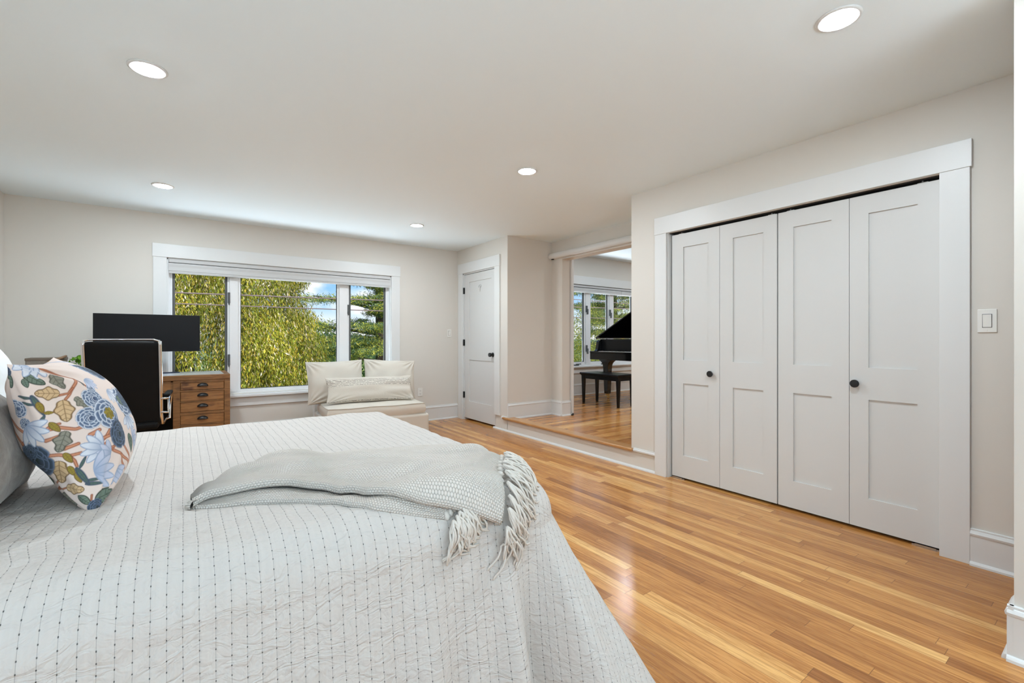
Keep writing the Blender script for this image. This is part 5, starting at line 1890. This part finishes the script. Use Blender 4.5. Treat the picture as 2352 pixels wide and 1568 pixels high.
def tints(rng_, n, cols, wts):
    cols = np.array(cols)
    c = cols[rng_.choice(len(cols), n, p=np.array(wts) / sum(wts))]
    c = c * rng_.uniform(0.7, 1.3, (n, 1))
    return np.repeat(c, 4, axis=0)


# weeping tree filling the left and middle panes
wt = thing('weeping_tree', 'golden green weeping tree filling the left and middle window panes', 'tree', (0.2, 14.5, GZ))
rw = np.random.default_rng(2)
ns = 11500
# crown outline: lumps of hanging curtains (x, y, z, radius)
lump = [(-3.0, -0.3, 8.0, 2.2), (-1.2, -1.0, 9.2, 2.2), (0.6, -1.0, 9.0, 2.0), (1.45, -0.6, 7.6, 1.3), (-4.6, 0.3, 6.6, 2.2), (-0.4, -2.2, 6.6, 1.8), (1.0, -2.0, 5.6, 1.5), (-2.2, -2.2, 6.2, 1.8), (1.6, -1.6, 5.6, 1.1), (1.9, -1.7, 4.5, 1.1), (0.2, -2.9, 4.4, 1.6), (-1.7, -2.8, 4.6, 1.6), (1.7, -2.6, 3.9, 1.35), (2.6, -2.0, 3.6, 1.1), (-0.6, -2.6, 5.4, 1.2), (1.2, -2.7, 3.2, 1.2), (2.3, -2.4, 3.0, 1.2)]
cen, alg, tnt = [], [], []
TC = np.array([(0.50, 0.46, 0.05), (0.34, 0.38, 0.035), (0.18, 0.24, 0.03), (0.74, 0.62, 0.30), (0.62, 0.46, 0.05), (0.85, 0.76, 0.60)])
for i in range(ns):
    lx, ly, lz, lr = lump[rw.integers(len(lump))]
    a = rw.uniform(0, 6.283)
    e = rw.uniform(0, 1) ** 0.55
    px_, py_ = lx + lr * e * math.cos(a), ly + lr * e * math.sin(a)
    pz_ = lz + lr * 0.55 * math.sqrt(max(0, 1 - e * e)) + rw.normal() * 0.12
    L = rw.uniform(0.7, 2.3)
    nl = int(L / 0.075)
    f = np.arange(nl) / nl
    sway = rw.normal(size=2) * 0.20
    lean_ = 0.40 * f * (1 - f * 0.5)
    xs_ = px_ + sway[0] * f + math.cos(a) * lean_
    ys_ = py_ + sway[1] * f + math.sin(a) * lean_
    zs_ = pz_ - L * f ** 1.25
    cen.append(np.stack([xs_, ys_, zs_], 1))
    alg.append(np.tile([0.30 * math.cos(a) + 0.25 * sway[0], 0.30 * math.sin(a), -1.0], (nl, 1)))
    kc = rw.choice(6, p=[.30, .27, .18, .09, .11, .05])
    tnt.append(np.where(rw.uniform(size=(nl, 1)) < 0.7, TC[kc], TC[rw.choice(6, nl, p=[.28, .27, .20, .10, .10, .05])]))
cen = np.concatenate(cen)
alg = np.concatenate(alg)
tnt = np.concatenate(tnt)
cen += rw.normal(size=cen.shape) * 0.03
# the right-hand outline: upright above, swelling out low down, with loose ends
zz_ = cen[:, 2]
edge = 2.42 + 0.16 * np.sin(zz_ * 3.1) + 0.10 * np.sin(zz_ * 7.7 + 1) + np.clip(4.15 - zz_, 0, 2) * 1.05 + np.clip(zz_ - 5.7, 0, 1) * 0.25
ok_ = (zz_ > 0.3) & (cen[:, 0] < edge)
cen, alg, tnt = cen[ok_], alg[ok_], tnt[ok_]
Vw, Fw = leaf_cloud(cen, 0.32, 0.088, 0.021, rw, alg, 0.1)
clump_shade = 0.85 + 0.30 * np.sin(cen[:, :1] * 2.6 + 1.2 * np.sin(cen[:, 2:3] * 1.9)) * np.sin(cen[:, 2:3] * 2.3 + cen[:, :1] * 0.9)  # shading of the crown put into the tint, clump by clump
tnt = tnt * rw.uniform(0.6, 1.4, (len(tnt), 1)) * clump_shade
raw_mesh('foliage', Vw, Fw, M_LEAF, wt, None, np.repeat(tnt, 4, axis=0), smooth=False)
mb = MB().tube([(-0.3, 0, 0), (-0.25, 0.05, 2.5), (-0.1, 0, 5.0), (0.2, -0.1, 7.5)], [0.38, 0.28, 0.2, 0.1], 10)
for i in range(14):
    a = rw.uniform(0, 6.28)
    h0 = rw.uniform(3.5, 7.0)
    rl_ = rw.uniform(1.0, 1.9)
    mb.tube([(-0.15, 0, h0), (rl_ * 0.5 * math.cos(a), rl_ * 0.5 * math.sin(a), h0 + 1.0), (rl_ * math.cos(a), rl_ * math.sin(a), h0 + 0.9)], [0.09, 0.05, 0.02], 6)
mb.build('trunk', M_BARK, wt, smooth=True)


def pine(name, loc, h, trunk_r, tiers, label, seed, n_leaf=16000, group=None):
    """tiers: (height, side x, reach, thickness)"""
    r_ = np.random.default_rng(seed)
    o = thing(name, label, 'tree', loc, group=group)
    mb = MB().tube([(0, 0, 0), (0.05, 0, h * 0.4), (-0.03, 0, h * 0.75), (0.0, 0, h)], [trunk_r, trunk_r * 0.8, trunk_r * 0.5, 0.03], 10)
    cen, top = [], []
    per_ = n_leaf // len(tiers)
    for (tz, az, reach, th) in tiers:
        a = math.radians(az)
        ex, ey = math.cos(a) * reach, math.sin(a) * reach
        mb.tube([(0, 0, tz - 0.25), (ex * 0.5, ey * 0.5, tz - 0.05), (ex, ey, tz + 0.1)], [trunk_r * 0.32, trunk_r * 0.2, 0.015], 6)
        k_ = int(5 + reach * 3)
        sub = r_.uniform(0.25, 1.05, k_)
        for s_ in sub:
            sp_ = r_.normal(size=2) * 0.28 * reach * (0.5 + 0.5 * s_)
            c0 = np.array([ex * s_ + sp_[0], ey * s_ + sp_[1], tz + 0.05 + r_.normal() * th * 0.35])
            rad = np.array([0.42, 0.42, 0.11]) * (0.7 + 0.5 * r_.uniform()) * (0.6 + 0.25 * reach)
            m2 = per_ // k_
            p = r_.normal(size=(m2, 3)) * rad * 0.55 + c0
            cen.append(p)
            top.append((p[:, 2] - c0[2]) / rad[2])
    cen = np.concatenate(cen)
    top = np.concatenate(top)
    V, F = leaf_cloud(cen, 1.0, 0.15, 0.020, r_)
    n_ = len(cen)
    base_ = tints(r_, n_, [(0.08, 0.16, 0.08), (0.20, 0.30, 0.10), (0.48, 0.52, 0.09), (0.72, 0.66, 0.12), (0.10, 0.19, 0.16)], [1.8, 3, 2.8, 2.2, 1.4])
    raw_mesh('foliage', V, F, M_LEAF, o, None, base_, smooth=False)
    mb.build('trunk', M_BARK, o, smooth=True)
    return o


pine('pine_tree', (6.05, 17.0, GZ), 9.5, 0.22, [(6.45, 200, 0.9, 0.3), (6.3, 250, 1.1, 0.3), (6.1, 300, 1.2, 0.3), (5.72, 192, 2.5, 0.18), (5.7, 245, 1.2, 0.2), (5.95, 330, 1.6, 0.3), (5.35, 270, 1.1, 0.25), (4.78, 182, 2.9, 0.22), (4.75, 225, 1.6, 0.25), (4.25, 190, 3.0, 0.3), (4.1, 250, 1.8, 0.3), (4.2, 170, 1.9, 0.3), (3.75, 175, 2.3, 0.35), (6.9, 220, 1.2, 0.3), (7.6, 260, 1.4, 0.3), (5.4, 340, 1.8, 0.3), (4.6, 320, 2.0, 0.3), (7.4, 10, 1.6, 0.3), (3.9, 330, 2.0, .3)], 'dark pine with flat layered branches behind the right window pane', 4, 60000)
pine('pine_tree', (19.2, 17.0, GZ), 10.0, 0.26, [(8.2, 200, 2.0, 0.4), (7.6, 150, 2.2, 0.4), (7.0, 250, 2.4, 0.4), (6.6, 190, 2.2, 0.4), (6.2, 290, 2.4, 0.4), (5.8, 170, 2.2, 0.4), (5.5, 230, 2.6, 0.4), (5.0, 300, 2.6, 0.4), (4.6, 180, 2.2, 0.4), (4.2, 250, 2.6, 0.4), (3.6, 210, 2.2, 0.4), (8.8, 270, 1.6, 0.3), (6.2, 90, 2, .4), (5.2, 195, 2.4, .4), (6.9, 215, 2.0, .4), (4.0, 190, 2.2, .4)], 'pine seen through the piano room window', 8, 70000)


def bush(name, loc, rx, ry, rz_, n_, label, seed, cols, wts, lsz=0.12, group=None):
    r_ = np.random.default_rng(seed)
    o = thing(name, label, 'bush', loc, group=group)
    lum = r_.normal(size=(14, 3)) * np.array([rx, ry, rz_]) * 0.42
    pick = r_.integers(len(lum), size=n_)
    d = r_.normal(size=(n_, 3))
    d /= np.linalg.norm(d, axis=1, keepdims=True)
    c = lum[pick] + d * np.array([rx, ry, rz_]) * 0.55 * r_.uniform(0.6, 1, (n_, 1))
    c[:, 2] = np.maximum(c[:, 2] + rz_, 0.05)
    V, F = leaf_cloud(c, 1.0, lsz, lsz * 0.45, r_)
    raw_mesh('foliage', V, F, M_LEAF, o, None, tints(r_, n_, cols, wts), smooth=False)
    MB().tube([(0, 0, 0), (0.1, 0.05, rz_)], [0.08, 0.04], 8).build('trunk', M_BARK, o)
    return o


YG = [(0.42, 0.42, 0.06), (0.28, 0.34, 0.06), (0.16, 0.22, 0.05), (0.55, 0.48, 0.12)]
BG = [(0.20, 0.32, 0.12), (0.30, 0.42, 0.16), (0.12, 0.21, 0.10), (0.42, 0.48, 0.18)]
bush('garden_bush', (7.0, 20.4, GZ), 2.1, 1.4, 2.05, 12000, 'pale green bush low behind the pine trunk', 31, BG, [3, 3, 2, 2], 0.15, 'garden bushes')
bush('garden_bush', (5.1, 25.0, GZ), 1.5, 0.8, 2.1, 9000, 'mid green bush between the weeping tree and the pine', 32, BG, [3, 2, 3, 1], 0.15, 'garden bushes')
bush('garden_bush', (6.9, 31.0, GZ), 4.2, 1.8, 2.35, 14000, 'dark green far bush under the open sky in the middle pane', 33, [(0.08, 0.16, 0.08), (0.17, 0.27, 0.10), (0.38, 0.42, 0.09)], [3, 3, 2], 0.2, 'garden bushes')
bush('garden_hedge', (12.55, 13.0, GZ), 1.3, 1.1, 2.25, 24000, 'bright yellow green bush at the foot of the piano room window', 34, YG, [4, 3, 2, 1], 0.075, 'bushes outside the piano room')
bush('garden_hedge', (15.8, 13.1, GZ), 1.1, 1.1, 1.95, 20000, 'yellow green bush outside, right of the bright one and behind the piano', 35, YG, [3, 4, 3, 1], 0.075, 'bushes outside the piano room')
bush('garden_hedge', (14.0, 14.9, GZ), 0.6, 0.6, 2.45, 9000, 'thin taller bush at the left edge of the piano room window', 36, YG, [3, 3, 3, 2], 0.075, 'bushes outside the piano room')

# overhead lines crossing in front of the trees
for z0, z1, rad_, lab in ((1.955, 2.09, 0.012, 'middle one of the overhead cables crossing outside both windows'), (1.775, 1.80, 0.010, 'lowest of the overhead cables crossing outside both windows'), (2.42, 2.30, 0.010, 'highest of the overhead cables, at the top of the right pane')):
    pts = [(-8 + 26 * f, 9.3, z0 + (z1 - z0) * (26 * f - 8) / 9.0 - 0.05 * math.sin(math.pi * f)) for f in np.linspace(0, 1, 30)]
    tag(MB().tube(pts, rad_, 6).build('overhead_cable', M_CABLE, None, smooth=True), lab, 'cable', 'overhead cables')
